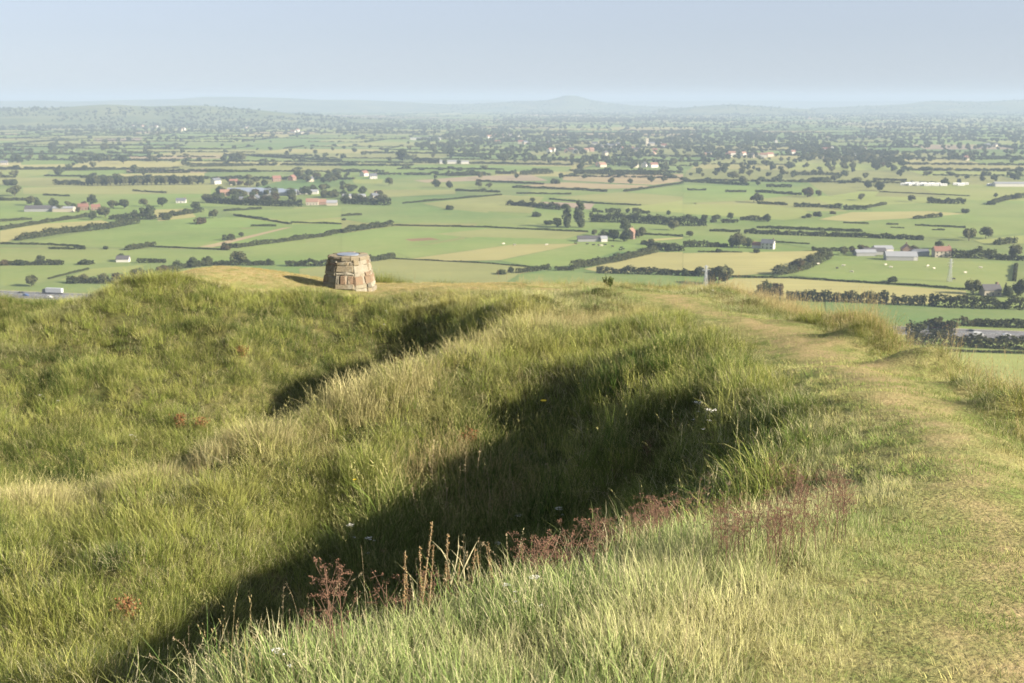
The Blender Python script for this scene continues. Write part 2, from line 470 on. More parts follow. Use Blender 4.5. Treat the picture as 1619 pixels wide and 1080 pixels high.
m, ns, ls = newmat('turf_ground')
pos = wpos(ns)
c = mixcol(ns, ls, ramp(ns, ls, noise(ns, ls, 1.3, 5, pos), .35, .65), (0.075, 0.085, 0.028), (0.160, 0.145, 0.058))
c = mixcol(ns, ls, ramp(ns, ls, noise(ns, ls, 9, 3, pos), .45, .7), c, (0.050, 0.050, 0.020))
g_ = mixcol(ns, ls, ramp(ns, ls, noise(ns, ls, 2.2, 5, pos), .36, .6), (0.20, 0.25, 0.075), (0.36, 0.33, 0.14))
g_ = mixcol(ns, ls, ramp(ns, ls, noise(ns, ls, 35, 3, pos), .4, .7), g_, (0.16, 0.14, 0.06))
t_ = mixcol(ns, ls, ramp(ns, ls, noise(ns, ls, 28, 3, pos), .35, .7), (0.46, 0.37, 0.19), (0.27, 0.21, 0.10))
wa = node(ns, 'ShaderNodeAttribute', attribute_name='wear'); ws = node(ns, 'ShaderNodeSeparateColor'); ls.new(wa.outputs['Color'], ws.inputs[0])
nz = mathn(ns, ls, 'SUBTRACT', noise(ns, ls, 3.0, 4, pos), .5)
f1 = ramp(ns, ls, mathn(ns, ls, 'ADD', ws.outputs[0], mathn(ns, ls, 'MULTIPLY', nz, .9)), .15, .65)
f2 = ramp(ns, ls, mathn(ns, ls, 'ADD', ws.outputs[1], mathn(ns, ls, 'MULTIPLY', nz, 1.6)), .35, .85)
c = mixcol(ns, ls, f1, c, g_); c = mixcol(ns, ls, f2, c, t_); c = mixcol(ns, ls, 1.0, c, (KA, KA, KA), 'MULTIPLY')
M['soil'] = M['path'] = finish(m, ns, ls, c, .95, .05, noise(ns, ls, 30, 4, pos), 0.6, 0.03)

_sd, _td = path_sd(HV[:, 0], HV[:, 1]), top_sd(HV[:, 0], HV[:, 1])
_sm = lambda a, b, t: np.clip((t - a) / (b - a), 0, 1)
WEAR = np.c_[np.maximum(_sm(.7, -.1, _sd), _sm(.6, -.2, _td)), np.maximum(_sm(.1, -.75, _sd), .75 * _sm(.0, -.8, _td)) * .8, _sd * 0]

def sub(V, F):
    u, inv = np.unique(F, return_inverse=True)
    return V[u], inv.reshape(F.shape), dict(vcol={'wear': WEAR[u]}, smooth=True)

v_, f_, k_ = sub(HV, HF[ont])
tag(np_obj('mound_top', v_, f_, [M['path']], **k_), 'level golden turf on the mound top round the cairn', 'mound top', kind='structure')
v_, f_, k_ = sub(HV, HF[~onp & ~ont])
tag(np_obj('hillside', v_, f_, [M['soil']], **k_), 'rough grassy hilltop with banks and ditches of an old fort', 'hillside', kind='structure')
v_, f_, k_ = sub(HV, HF[onp])
tag(np_obj('path', v_, f_, [M['path']], **k_), 'worn grassy footpath curving along the bank to the stone cairn', 'path', kind='structure')


# ------------------------------------------------------------------ grass clumps, scattered as uncountable cover
def clump(n, rad, h0, h1, lean, droop, w, seed, heads=0.0, flat=0.0, comb=0.0, hs=1.0):
    r = np.random.RandomState(seed)
    V, F, C = [], [], []
    b = 0
    for i in range(n):
        a = r.rand() * 6.283; rr = rad * math.sqrt(r.rand())
        base = np.array([math.cos(a) * rr, math.sin(a) * rr, -0.03])
        az = a + r.randn() * 0.9
        if comb and r.rand() < comb: az = r.randn() * 0.5
        L = h0 + (h1 - h0) * r.rand() ** 1.3
        th = abs(r.randn()) * lean + flat
        dr = droop * (0.4 + r.rand())
        ww = w * (0.6 + 0.8 * r.rand())
        head = r.rand() < heads
        if head: L *= 1.35; dr *= 0.35; th *= 0.55; ww *= 0.45
        face = az + 1.5708 + r.randn() * 0.6
        side = np.array([math.cos(face), math.sin(face), 0])
        p = base.copy(); lv = []
        ns_ = 4
        for k in range(ns_ + 1):
            t = k / ns_
            lv.append(p.copy())
            ang = min(th + dr * t * t * 1.6, 2.3)
            p = p + np.array([math.cos(az) * math.sin(ang), math.sin(az) * math.sin(ang), math.cos(ang)]) * L / ns_
        c1, c2 = r.rand(), (1.0 if head else r.rand() * 0.999)
        for k in range(ns_):
            t = k / ns_
            wd = ww * (1 - t ** 1.5 * 0.75)
            V += [lv[k] - side * wd / 2, lv[k] + side * wd / 2]; C += [(c1, t, c2)] * 2
        V.append(lv[-1]); C.append((c1, 1, c2))
        for k in range(ns_ - 1): F.append((b + 2 * k, b + 2 * k + 1, b + 2 * k + 3)); F.append((b + 2 * k, b + 2 * k + 3, b + 2 * k + 2))
        F.append((b + 2 * ns_ - 2, b + 2 * ns_ - 1, b + 2 * ns_))
        b += 2 * ns_ + 1
        if head:            # spikelets up the last stretch of the stalk
            d = lv[-1] - lv[-2]
            for q in range(9):
                s0 = lv[-2] + d * (q / 9.0 * 1.15)
                o = r.randn(3) * 0.004 * hs; e = d / np.linalg.norm(d) * 0.018 * hs + r.randn(3) * 0.006 * hs
                sd = np.cross(e, r.randn(3)); sd = sd / (np.linalg.norm(sd) + 1e-9) * 0.0030 * hs
                V += [s0 + o - sd, s0 + o + sd, s0 + o + e]; C += [(0.8, 1, 1)] * 3
                F.append((b, b + 1, b + 2)); b += 3
    return np.array(V), np.array(F), np.array(C)


def proto_collection(name, meshes):
    c = bpy.data.collections.new(name)
    for i, me in enumerate(meshes):
        o = bpy.data.objects.new('%s_%02d' % (name, i), me); c.objects.link(o)
    return c


def scatter(name, coll, pts, rot, scl, idx, tint, mat=None):
    """one object whose geometry nodes put the clumps on its points"""
    n = len(pts)
    me = bpy.data.meshes.new(name)
    me.vertices.add(n); me.vertices.foreach_set('co', np.asarray(pts, np.float32).ravel())
    for nm, ty, key, arr in (('rot', 'FLOAT_VECTOR', 'vector', rot), ('scl', 'FLOAT_VECTOR', 'vector', scl), ('idx', 'INT', 'value', idx)):
        a = me.attributes.new(nm, ty, 'POINT')
        a.data.foreach_set(key, np.ascontiguousarray(arr, np.int32 if ty == 'INT' else np.float32).ravel())
    a = me.attributes.new('tint', 'FLOAT_COLOR', 'POINT')
    a.data.foreach_set('color', np.c_[tint * KA, np.ones(n)].astype(np.float32).ravel())
    if mat: me.materials.append(mat)
    o = link(bpy.data.objects.new(name, me))
    ng = bpy.data.node_groups.new(name + '_scatter', 'GeometryNodeTree')
    ng.interface.new_socket('Geometry', in_out='INPUT', socket_type='NodeSocketGeometry')
    ng.interface.new_socket('Geometry', in_out='OUTPUT', socket_type='NodeSocketGeometry')
    N, L = ng.nodes, ng.links
    gi, go = N.new('NodeGroupInput'), N.new('NodeGroupOutput')
    ci = N.new('GeometryNodeCollectionInfo'); ci.inputs['Collection'].default_value = coll
    ci.inputs['Separate Children'].default_value = True; ci.inputs['Reset Children'].default_value = True
    ip = N.new('GeometryNodeInstanceOnPoints'); ip.inputs['Pick Instance'].default_value = True
    def attr(nm, ty):
        q = N.new('GeometryNodeInputNamedAttribute'); q.data_type = ty; q.inputs['Name'].default_value = nm
        return [s for s in q.outputs if s.enabled and s.name == 'Attribute'][0]
    L.new(gi.outputs[0], ip.inputs['Points']); L.new(ci.outputs[0], ip.inputs['Instance'])
    L.new(attr('idx', 'INT'), ip.inputs['Instance Index'])
    e2r = N.new('FunctionNodeEulerToRotation'); L.new(attr('rot', 'FLOAT_VECTOR'), e2r.inputs[0])
    L.new(e2r.outputs[0], ip.inputs['Rotation'])
    L.new(attr('scl', 'FLOAT_VECTOR'), ip.inputs['Scale'])
    L.new(ip.outputs[0], go.inputs[0])
    md = o.modifiers.new('scatter', 'NODES'); md.node_group = ng
    return o


GM_LONG = mat_grass('long_grass_blades', (0.46, 0.43, 0.19), 0.22, 0.16)
GM_MID = mat_grass('meadow_grass_blades', (0.72, 0.65, 0.40), 0.32, 0.36)
GM_TURF = mat_grass('turf_blades', (0.44, 0.36, 0.19), 0.25, 0.3)
GM_STRAW = mat_grass('straw_blades', (0.52, 0.42, 0.22), 0.3, 0.6)


def clumpset(name, k, mat, **a):
    ms = []
    for i in range(k):
        V, F, C = clump(seed=hash(name) % 1 + i * 7 + len(name) * 31, **a)
        ms.append(np_mesh(name, V, F, [mat], vcol={'bl': C}))
    return proto_collection(name, ms)


PC_LONG = clumpset('long_grass_clump', 7, GM_LONG, n=105, rad=0.21, h0=0.12, h1=0.44, lean=0.46, droop=1.1, w=0.0046, heads=0.02, comb=0.15)
PC_MID = clumpset('meadow_grass_clump', 7, GM_MID, n=64, rad=0.12, h0=0.05, h1=0.20, lean=0.36, droop=0.7, w=0.0026, heads=0.025, hs=0.4)
PC_TURF = clumpset('turf_clump', 7, GM_TURF, n=70, rad=0.13, h0=0.025, h1=0.07, lean=0.5, droop=0.8, w=0.0036, flat=0.35)
PC_STRAW = clumpset('straw_clump', 7, GM_STRAW, n=24, rad=0.16, h0=0.25, h1=0.55, lean=0.22, droop=0.5, w=0.0045, heads=0.5)


def candidates(y0, y1, dens, seed, xl=None, xr=None):
    r = np.random.RandomState(seed)
    out = []
    yb = y0
    while yb < y1:
        ye = min(y1, yb + 1.0)
        xa = -(0.47 * ye + 2.0); xb = 0.47 * ye + 3.2
        xa, xb = max(xa, IX0 + .5), min(xb, IX1 - .5)
        n = int((xb - xa) * (ye - yb) * dens(0.5 * (yb + ye)))
        out.append(np.c_[xa + (xb - xa) * r.rand(n), yb + (ye - yb) * r.rand(n)])
        yb = ye
    return np.concatenate(out)


def tilt(x, y, amt, r):
    e = 0.4
    dx = (hsample(x + e, y) - hsample(x - e, y)) / (2 * e); dy = (hsample(x, y + e) - hsample(x, y - e)) / (2 * e)
    return np.arctan(dy) * amt, -np.arctan(dx) * amt, dx, dy


def lerp(a, b, t): return np.asarray(a) * (1 - t[:, None]) + np.asarray(b) * t[:, None]


RW = np.array([[at(*a)[0], at(*a)[1]] for a in RIDGE])
RSEG = np.stack([RW[:-1], RW[1:]], 1)
FLK = np.array([tuple(at(*a)[:2]) for a in [(300, 436, 39.5), (230, 445, 37.6), (160, 468, 35.8), (100, 496, 34.2), (0, 548, 31.8), (-120, 600, 29)]]); FSEG = np.stack([FLK[:-1], FLK[1:]], 1)
ED = np.array([[at(*a)[0], at(*a)[1]] for a in EDGE]); ESEG = np.stack([ED[:-1], ED[1:]], 1)
LIPP = [(-3, -2), (-3.0, 2.5)] + [tuple(at(*a)[:2]) for a in [(350, 1095, 4.3), (500, 1055, 4.7), (700, 1005, 5.1), (850, 955, 5.6), (1000, 900, 6.4), (1200, 810, 8.4), (1300, 755, 10), (1370, 705, 11.5)]] + [(6, 9), (6, -2)]
LSEG = np.array([[LIPP[i], LIPP[i + 1]] for i in range(1, 9)])


def field_vars(x, y):
    sd = path_sd(x, y); td = top_sd(x, y)
    lip_in = inpoly(x, y, LIPP)
    rd = segdist(x, y, RSEG); ed = segdist(x, y, ESEG)
    right = x > np.interp(y, ED[::-1, 1], ED[::-1, 0]) - 0.7
    return sd, td, lip_in, rd, ed, right


# --- long grass on every bank and ditch
r = np.random.RandomState(21)
pts = candidates(2.0, 50, lambda y: 26 if y < 22 else 17, 31)
x, y = pts.T
sd, td, lip, rd, ed, right = field_vars(x, y)
keep = (sd > 0.1) & (td > 0.15) & ~lip
keep &= r.rand(len(x)) < np.clip((sd + 0.1) / 0.6, 0.2, 1) * np.clip(td / 0.8, 0, 1)
keep &= ~((y > 28) & (sd < 2.2) & (rd > 0.8) & (r.rand(len(x)) < 0.6))
keep &= (r.rand(len(x)) < 0.70 + 0.7 * vnoise(x, y, 0.6, 40)) | (r.rand(len(x)) < 0.35)
x, y = x[keep], y[keep]; sd, td, rd, ed, right = sd[keep], td[keep], rd[keep], ed[keep], right[keep]
z = hsample(x, y)
rx, ry, dx, dy = tilt(x, y, 0.45, r)
n = len(x)
t1 = np.clip(0.5 + 0.75 * vnoise(x, y, 2.6, 6) + 0.35 * vnoise(x, y, 0.8, 7) + 0.18 * r.randn(n), 0, 1)
t2 = np.clip(0.5 + 0.9 * vnoise(x, y, 1.3, 8) + 0.2 * r.randn(n), 0, 1)
tint = lerp((0.064, 0.132, 0.022), (0.312, 0.322, 0.072), t1)
tint = tint * (1 - 0.5 * np.clip(t2 - 0.72, 0, 1)[:, None] * 2) + np.array((0.16, 0.105, 0.045)) * (np.clip(t2 - 0.72, 0, 1)[:, None])
cr = np.exp(-(rd / 0.95) ** 2)                       # drier along the crest of the ridge
tint = tint * (1 - cr[:, None] * .85) + np.array((0.58, 0.51, 0.28)) * cr[:, None] * .85
er = np.where(right, 1.0, np.exp(-(ed / 0.8) ** 2)) * np.clip((sd - .55) / .5, 0, 1)
tint = tint * (1 - er[:, None] * .8) + np.array((0.46, 0.40, 0.15)) * er[:, None] * .8
pl_ = np.clip((y - 26) / 5, 0, 1) * np.exp(-np.clip(sd, 0, 9) / 2.5)   # the level ground by the path
tint = tint * (1 - pl_[:, None] * .9) + np.array((0.48, 0.43, 0.19)) * pl_[:, None] * .9
nf_shade = (np.clip((rd - .6) / 1.2, 0, 1) * np.clip((24.5 - y) / 2, 0, 1) * np.clip((y - 10.5) / 2, 0, 1) * np.clip((sd - .45) / .5, 0, 1) * np.clip((x + 6) / 4, 0.3, 1) * (y < np.interp(x, RW[:, 0], RW[:, 1])))[:, None]
tint = tint * (1 - nf_shade * np.array((.46, .30, .36)))  # near face of the ridge: shade painted into the tint, grass also lusher green
fl_ = np.exp(-(segdist(x, y, FSEG) / .7) ** 2)[:, None] * .75
tint = tint * (1 - fl_) + np.array((0.42, 0.37, 0.17)) * fl_
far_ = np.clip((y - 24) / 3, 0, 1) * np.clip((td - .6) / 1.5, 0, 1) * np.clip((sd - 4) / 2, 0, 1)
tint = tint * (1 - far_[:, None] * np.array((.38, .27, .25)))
tint *= (0.62 + 0.76 * r.rand(n))[:, None]
s = (0.62 + 0.6 * r.rand(n)) * (1 + 0.42 * vnoise(x, y, 1.1, 9) + 0.35 * vnoise(x, y, 0.5, 19))
s *= np.clip(0.5 + sd / 1.0, 0.5, 1) * np.clip(0.45 + td / 2.0, 0.4, 1) * (1 + 0.12 * cr) * np.where(right & (sd < 1.4), .8, 1)
hol = np.exp(-((x + .9) / 2.6) ** 2 - ((y - 17.8) / 2.2) ** 2)
s *= 1 + hol * (0.55 + 1.5 * np.clip(vnoise(x, y, 0.9, 91) + .1, 0, 1))
s *= 1 - 0.45 * pl_
s *= np.where(y < 7.5, np.clip((y - 4.5) / 5, .25, 1), 1)
down = np.arctan2(-dy, -dx)                          # blades comb down the slope
rot = np.c_[rx, ry, down + r.randn(n) * 0.5]
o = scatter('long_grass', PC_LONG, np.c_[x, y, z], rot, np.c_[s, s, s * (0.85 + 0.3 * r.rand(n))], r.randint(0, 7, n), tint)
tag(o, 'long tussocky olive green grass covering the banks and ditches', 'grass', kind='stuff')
print('long', n)
r = np.random.RandomState(28)
pts = candidates(7.5, 40, lambda y: 5.0, 38)
x, y = pts.T
sd, td, lip, rd, ed, right = field_vars(x, y)
keep = (sd > 0.7) & (td > 0.6) & ~lip & ~((y > 26) & (sd < 4))
x, y = x[keep], y[keep]; n = len(x); z = hsample(x, y)
rx, ry, dx, dy = tilt(x, y, 0.3, r)
tint = lerp((0.22, 0.30, 0.055), (0.50, 0.50, 0.15), r.rand(n))
s = 1.0 + 0.45 * r.rand(n) + 0.35 * np.exp(-((x - 1) / 3.0) ** 2 - ((y - 19.5) / 3.5) ** 2)
o = scatter('tussocks', PC_LONG, np.c_[x, y, z], np.c_[rx, ry, r.rand(n) * 6.283], np.c_[s, s, s * .95], r.randint(0, 7, n), tint)
tag(o, 'bigger pale tussocks standing out of the long grass', 'grass', kind='stuff')

# --- pale meadow grass on the near lip, beside the path and on the level ground
r = np.random.RandomState(22)
pts = candidates(1.8, 46, lambda y: 150 if y < 7 else (90 if y < 12 else 45), 32)
x, y = pts.T
sd, td, lip, rd, ed, right = field_vars(x, y)
lipd = segdist(x, y, LSEG)
w_lip = np.where(lip, 1.0, np.clip(1 - lipd / 0.5, 0, 1)) * np.clip(0.4 + sd / 0.7, 0.0, 1)
w_path = np.where(sd > 0, np.exp(-((sd - 0.3) / 0.6) ** 2), .75 * np.exp(-(sd / .45) ** 2))
w_lvl = np.where((y > 26) & (sd < 4.5) & (sd > 0), 0.7, 0) * (rd > .5)
w_top = np.where(td < 0.4, 0.45, 0)
w = np.maximum.reduce([w_lip, w_path, w_lvl, w_top])
keep = r.rand(len(x)) < w
x, y, sd, td, lip, w_top = [a[keep] for a in (x, y, sd, td, lip, w_top)]
n = len(x); z = hsample(x, y)
rx, ry, dx, dy = tilt(x, y, 0.5, r)
t1 = np.clip(0.5 + 0.8 * vnoise(x, y, 1.1, 16) + 0.4 * vnoise(x, y, 0.35, 17) + 0.15 * r.randn(n), 0, 1)
tint = lerp((0.22, 0.34, 0.085), (0.68, 0.66, 0.31), t1)
tint = np.where(td[:, None] < 0.4, lerp((0.33, 0.30, 0.105), (0.50, 0.38, 0.16), t1), tint)
tint *= (0.8 + 0.4 * r.rand(n))[:, None]
s = (0.7 + 0.6 * r.rand(n)) * np.clip(0.42 + sd / 1.3, 0.24, 1.05) * (1 + 0.3 * vnoise(x, y, 0.5, 18))
s = np.where(td < 0.4, 0.45 * (0.7 + 0.6 * r.rand(n)), s)
o = scatter('meadow_grass', PC_MID, np.c_[x, y, z], np.c_[rx, ry, r.rand(n) * 6.283], np.c_[s * 1.1, s * 1.1, s], r.randint(0, 7, n), tint)
tag(o, 'pale fine meadow grass on the near lip and beside the path', 'grass', kind='stuff')
print('mid', n)

# --- shorter, greener undergrowth between the tussocks
r = np.random.RandomState(27)
pts = candidates(2.0, 44, lambda y: 34 if y < 14 else (22 if y < 24 else 10), 37)
x, y = pts.T
sd, td, lip, rd, ed, right = field_vars(x, y)
keep = (sd > 0.05) & (td > 0.1) & ~lip
x, y, sd = x[keep], y[keep], sd[keep]
n = len(x); z = hsample(x, y)
rx, ry, dx, dy = tilt(x, y, 0.6, r)
t1 = np.clip(0.45 + 0.8 * vnoise(x, y, 0.9, 56) + 0.25 * r.randn(n), 0, 1)
tint = lerp((0.050, 0.110, 0.018), (0.17, 0.20, 0.045), t1) * (0.8 + 0.4 * r.rand(n))[:, None]
s = (0.9 + 0.5 * r.rand(n)) * np.clip(0.5 + sd, .5, 1.1)
o = scatter('undergrowth', PC_MID, np.c_[x, y, z], np.c_[rx, ry, r.rand(n) * 6.283], np.c_[s * 1.9, s * 1.9, s], r.randint(0, 7, n), tint)
tag(o, 'short green grass filling the gaps between the tussocks', 'grass', kind='stuff')

# --- short trodden turf on the path and the mound top
r = np.random.RandomState(23)
pts = candidates(1.6, 47, lambda y: 170 if y < 7 else (105 if y < 14 else 48), 33)
x, y = pts.T
sd, td, lip, rd, ed, right = field_vars(x, y)
worn = vnoise(x, y, 0.8, 26) + 0.6 * vnoise(x, y, 0.3, 27)
inn = np.clip(-sd / 0.5, 0, 1)
keep = ((sd < 0.9) & (r.rand(len(x)) < 1.0 - inn * (0.05 + 0.6 * np.clip(worn, 0, 1)))) | (td < 0.5)
x, y, sd, td, worn = [a[keep] for a in (x, y, sd, td, worn)]
n = len(x); z = hsample(x, y)
rx, ry, dx, dy = tilt(x, y, 1.0, r)
t1 = np.clip(0.36 + 0.6 * worn + 0.15 * r.randn(n), 0, 1)
tint = lerp((0.20, 0.30, 0.07), (0.54, 0.49, 0.21), t1)
tint = np.where(td[:, None] < 0.5, lerp((0.32, 0.29, 0.095), (0.52, 0.39, 0.16), t1), tint)
tint *= (0.8 + 0.4 * r.rand(n))[:, None]
s = (0.6 + 0.6 * r.rand(n)) * np.where(y > 14, 1.25, 1.0)
o = scatter('short_turf', PC_TURF, np.c_[x, y, z], np.c_[rx, ry, r.rand(n) * 6.283], np.c_[s, s, s], r.randint(0, 7, n), tint)
tag(o, 'short trodden turf, green and straw coloured, on the path and mound', 'turf', kind='stuff')
print('turf', n)

# --- straw stalks: ridge crest, right edge, far brim
r = np.random.RandomState(24); TU = at(745, 835, 18.7)
pts = candidates(3.0, 47, lambda y: 18, 34)
x, y = pts.T
sd, td, lip, rd, ed, right = field_vars(x, y)
brim = np.exp(-((y - 42.5) / 1.8) ** 2) * (x > 0.2)
w = np.maximum.reduce([0.7 * np.exp(-(rd / 0.5) ** 2), 0.9 * np.exp(-((x - TU.x) ** 2 + (y - TU.y) ** 2) / 1.1) * 3, np.where(right & (sd > 0.35), 0.8, 0.85 * np.exp(-((ed - .3) / 0.6) ** 2) * (sd > .4)), 0.7 * brim, 0.22 * np.exp(-((x + 1.2) / 2.4) ** 2 - ((y - 17.6) / 1.8) ** 2), 0.035 * (sd > .8) * (td > 0.5) * (y > 8),
                        0.12 * np.where(segdist(x, y, LSEG) < .35, 1, 0)])
keep = (r.rand(len(x)) < w) & ~((td < 0.4) & (brim < .2)) & ((y > 6.5) | (x > -1.2))
x, y, sd, rd, right, brim = [a[keep] for a in (x, y, sd, rd, right, brim)]
n = len(x); z = hsample(x, y)
t1 = r.rand(n)
tint = lerp((0.34, 0.30, 0.10), (0.56, 0.45, 0.21), t1)
s = (0.55 + 0.6 * r.rand(n)) * np.where(right, 1.05, 0.68) * np.where((x - TU.x) ** 2 + (y - TU.y) ** 2 < 2.2, 2.0, 1)
rx, ry, dx, dy = tilt(x, y, 0.3, r)
o = scatter('straw_grass', PC_STRAW, np.c_[x, y, z], np.c_[rx, ry, r.rand(n) * 6.283], np.c_[s, s, s], r.randint(0, 7, n), tint)
tag(o, 'dry straw coloured seeding grass along the ridge crest and right edge', 'grass', kind='stuff')
print('straw', n)
#@PART2
# ------------------------------------------------------------------ the plain
class Leafs:
    """cloud of leaf-clump quads around sample points"""
    def __init__(s, seed): s.r = np.random.RandomState(seed); s.V, s.F, s.C, s.n = [], [], [], 0
    def add(s, P, N, size, up=0.25):
        """P (n,3) centres, N (n,3) outward directions"""
        n = len(P); r = s.r
        N = N + r.randn(n, 3) * 0.38 + np.array((0, 0, up)); N /= np.linalg.norm(N, axis=1)[:, None] + 1e-9
        A = np.cross(N, r.randn(n, 3)); A /= np.linalg.norm(A, axis=1)[:, None] + 1e-9
        B = np.cross(N, A)
        sz = (size * (0.6 + 0.8 * r.rand(n)))[:, None] * 0.5
        k = 0.55 + 0.45 * r.rand(n, 1)
        V = np.stack([P - A * sz - B * sz * k * .6, P + A * sz * .6 - B * sz * k, P + A * sz + B * sz * k * .7, P - A * sz * .5 + B * sz * k], 1)
        s.V.append(V.reshape(-1, 3)); s.F.append(np.arange(4 * n).reshape(n, 4) + s.n); s.n += 4 * n
        c = np.repeat(np.c_[r.rand(n), r.rand(n), r.rand(n)], 4, 0); s.C.append(c)
    def get(s): return np.concatenate(s.V), np.concatenate(s.F), np.concatenate(s.C)


def crown_leafs(seed, h, wd, base, lobes, n, size, shape='round'):
    r = np.random.RandomState(seed); L = Leafs(seed)
    cz = (base + h) / 2; hz = (h - base) / 2
    for i in range(lobes):
        t = r.rand()
        if shape == 'round':
            d = r.randn(3); d /= np.linalg.norm(d); q = 0.72 * r.rand() ** 0.4
            c = np.array([d[0] * wd / 2 * q, d[1] * wd / 2 * q, cz + d[2] * hz * q * .85]); rad = min(wd / 2, hz) * (0.28 + 0.30 * r.rand()); c[0] *= 1 + .25 * math.sin(seed); c[2] -= .12 * hz * r.rand()
        elif shape == 'poplar':
            z = base + (h - base) * (i + .5) / lobes; k = math.sin(min(1, (z - base) / (h - base) * 1.1 + .12) * math.pi * .9) * .5 + .5
            a = r.rand() * 6.28; c = np.array([math.cos(a) * wd * .2 * k, math.sin(a) * wd * .2 * k, z]); rad = wd * .36 * k
        elif shape == 'cone':
            z = base + (h - base) * (i + .3) / lobes; k = 1 - (z - base) / (h - base)
            a = r.rand() * 6.28; c = np.array([math.cos(a) * wd * .12 * k, math.sin(a) * wd * .12 * k, z]); rad = max(.25, wd * .45 * k)
        else:                                   # bush: low dome
            a = r.rand() * 6.28; q = wd * .36 * math.sqrt(r.rand()); rad = min(h * .5, wd * .3) * (0.55 + 0.45 * r.rand())
            c = np.array([math.cos(a) * q, math.sin(a) * q, max(rad * .7, (h - rad) * (0.35 + .65 * r.rand()) * (1 - (q / wd) ** 2))])
        m_ = max(6, int(n / lobes)); d = r.randn(m_, 3); d /= np.linalg.norm(d, axis=1)[:, None]
        rr = rad * (0.62 + 0.45 * r.rand(m_, 1))
        P_ = c + d * rr * np.array((1, 1, .85)); P_[:, 2] = np.maximum(P_[:, 2], 0.15)
        L.add(P_, d, size)
    return L.get()


def trunk_mb(h, r0, wd, seed):
    mb = MB(); q = random.Random(seed)
    mb.bar((0, 0, -.3), (0.1, 0, h * .42), r0, 7, r0 * .7); mb.bar((0.1, 0, h * .42), (0, .1, h * .75), r0 * .7, 6, r0 * .25)
    for k in range(5):
        a = k * 1.257 + q.random(); z = h * (.28 + .08 * k)
        mb.bar((0.1 * z / h, 0, z), (math.cos(a) * wd * .3, math.sin(a) * wd * .3, z + h * .22), r0 * .4, 5, r0 * .12)
    return mb


#        name          h    w    base lobes n   size shape   leaf         trunk r
KIND = {'dark':   (12.0, 13.5, 0.7, 18, 1500, 1.15, 'round', 'leaf_dark', .40),
        'olive':  (12.0, 14.0, 0.8, 17, 1500, 1.15, 'round', 'leaf_olive', .40),
        'brown':  (10.0, 11.5, 0.5, 14, 1200, 1.05, 'round', 'leaf_brown', .35),
        'pale':   (12.0, 13.0, 0.7, 16, 1400, 1.1, 'round', 'leaf_pale', .38),
        'poplar': (18.0, 8.5, 1.0, 14, 1700, 1.1, 'poplar', 'leaf_pale', .45),
        'conifer': (12.0, 6.5, 0.6, 10, 900, 0.9, 'cone', 'leaf_dark', .30),
        'bush':   (4.0, 6.5, 0.2, 10, 650, 0.8, 'bush', 'leaf_dark', .15),
        'brownbush': (4.0, 7.0, 0.2, 10, 650, 0.8, 'bush', 'leaf_brown', .15)}
NVAR = 3
CROWN, TRUNK = {}, {}
for k, (h, wd, base, lobes, n, size, shape, leaf, tr) in KIND.items():
    for q in range(NVAR):
        V, F, C = crown_leafs(sum(map(ord, k)) * 7 + q, h, wd, base, lobes, n, size, shape)
        CROWN[k, q] = np_mesh('crown', V, F, [M[leaf]], vcol={'bl': C})
        TRUNK[k, q] = trunk_mb(h, tr, wd, q + len(k)).mesh('trunk', M['bark'])

TREES = []                           # (empty, u, v, kind, group-hint)
ADJ = {'dark': 'dark green rounded tree', 'olive': 'olive green spreading tree', 'brown': 'brownish autumn tinted tree', 'pale': 'pale green rounded tree',
       'poplar': 'tall pale poplar tree', 'conifer': 'dark pointed conifer', 'bush': 'low dark bush', 'brownbush': 'low brownish bush'}
CATN = {'conifer': 'conifer', 'bush': 'bush', 'brownbush': 'bush', 'poplar': 'poplar'}
NMN = {'conifer': 'conifer_tree', 'bush': 'round_bush', 'brownbush': 'round_bush', 'poplar': 'poplar_tree'}


def uv_of(p):
    d = Vector(p) - Vector((0, 0, EYE))
    yc = d.y * CP - d.z * SP; zc = d.y * SP + d.z * CP
    return 809.5 + FPX * d.x / yc, 540 - FPX * zc / yc


def tree(kind, p, h, wf=1.0, group='trees scattered over the plain', rz=None):
    q = R.randrange(NVAR)
    s = h / KIND[kind][0]
    e = empty(NMN.get(kind, 'field_tree'), p, R.random() * 6.28 if rz is None else rz)
    e.scale = (s * wf, s * wf, s)
    c = link(bpy.data.objects.new('crown', CROWN[kind, q]), e)
    if 'bush' not in kind: link(bpy.data.objects.new('trunk', TRUNK[kind, q]), e)
    else: link(bpy.data.objects.new('stem', TRUNK[kind, q]), e)
    TREES.append((e, kind, group))
    return e


def tree_px(Z, x, y, hz, kind, wf=1.0, group='trees scattered over the plain'):
    u, v = Z((x, y)); p = gnd(u, v)
    return tree(kind, p, hz / 3.0 * math.hypot(p.y, EYE) / FPX * 1.02, wf, group)


# --- fields: palette of real ground colours
FC = dict(G=(0.172, 0.246, 0.062), g=(0.140, 0.215, 0.060), L=(0.250, 0.290, 0.080), S=(0.360, 0.325, 0.130), O=(0.245, 0.255, 0.090), T=(0.360, 0.270, 0.165), K=(0.330, 0.245, 0.190), B=(0.22, 0.12, 0.07), D=(0.105, 0.185, 0.055))
FC = {k: kc(c) for k, c in FC.items()}
FNAME = dict(G='green grass', g='dull green grass', L='light yellow green grass', S='straw coloured stubble', O='olive pasture', T='tan ploughed earth', K='pinkish bare earth', B='rust brown earth', D='deep green grass')
FM = {k: None for k in FC}
M['field'] = mat_attr('field_crop', 0.95, 0.16, 0.011, 5, 0.1, streak=True)
mb = MB(); mb.cur = kc((0.155, 0.195, 0.065))
mb.quad((-30000, -3000, 0), (30000, -3000, 0), (30000, 24000, 0), (-30000, 24000, 0))
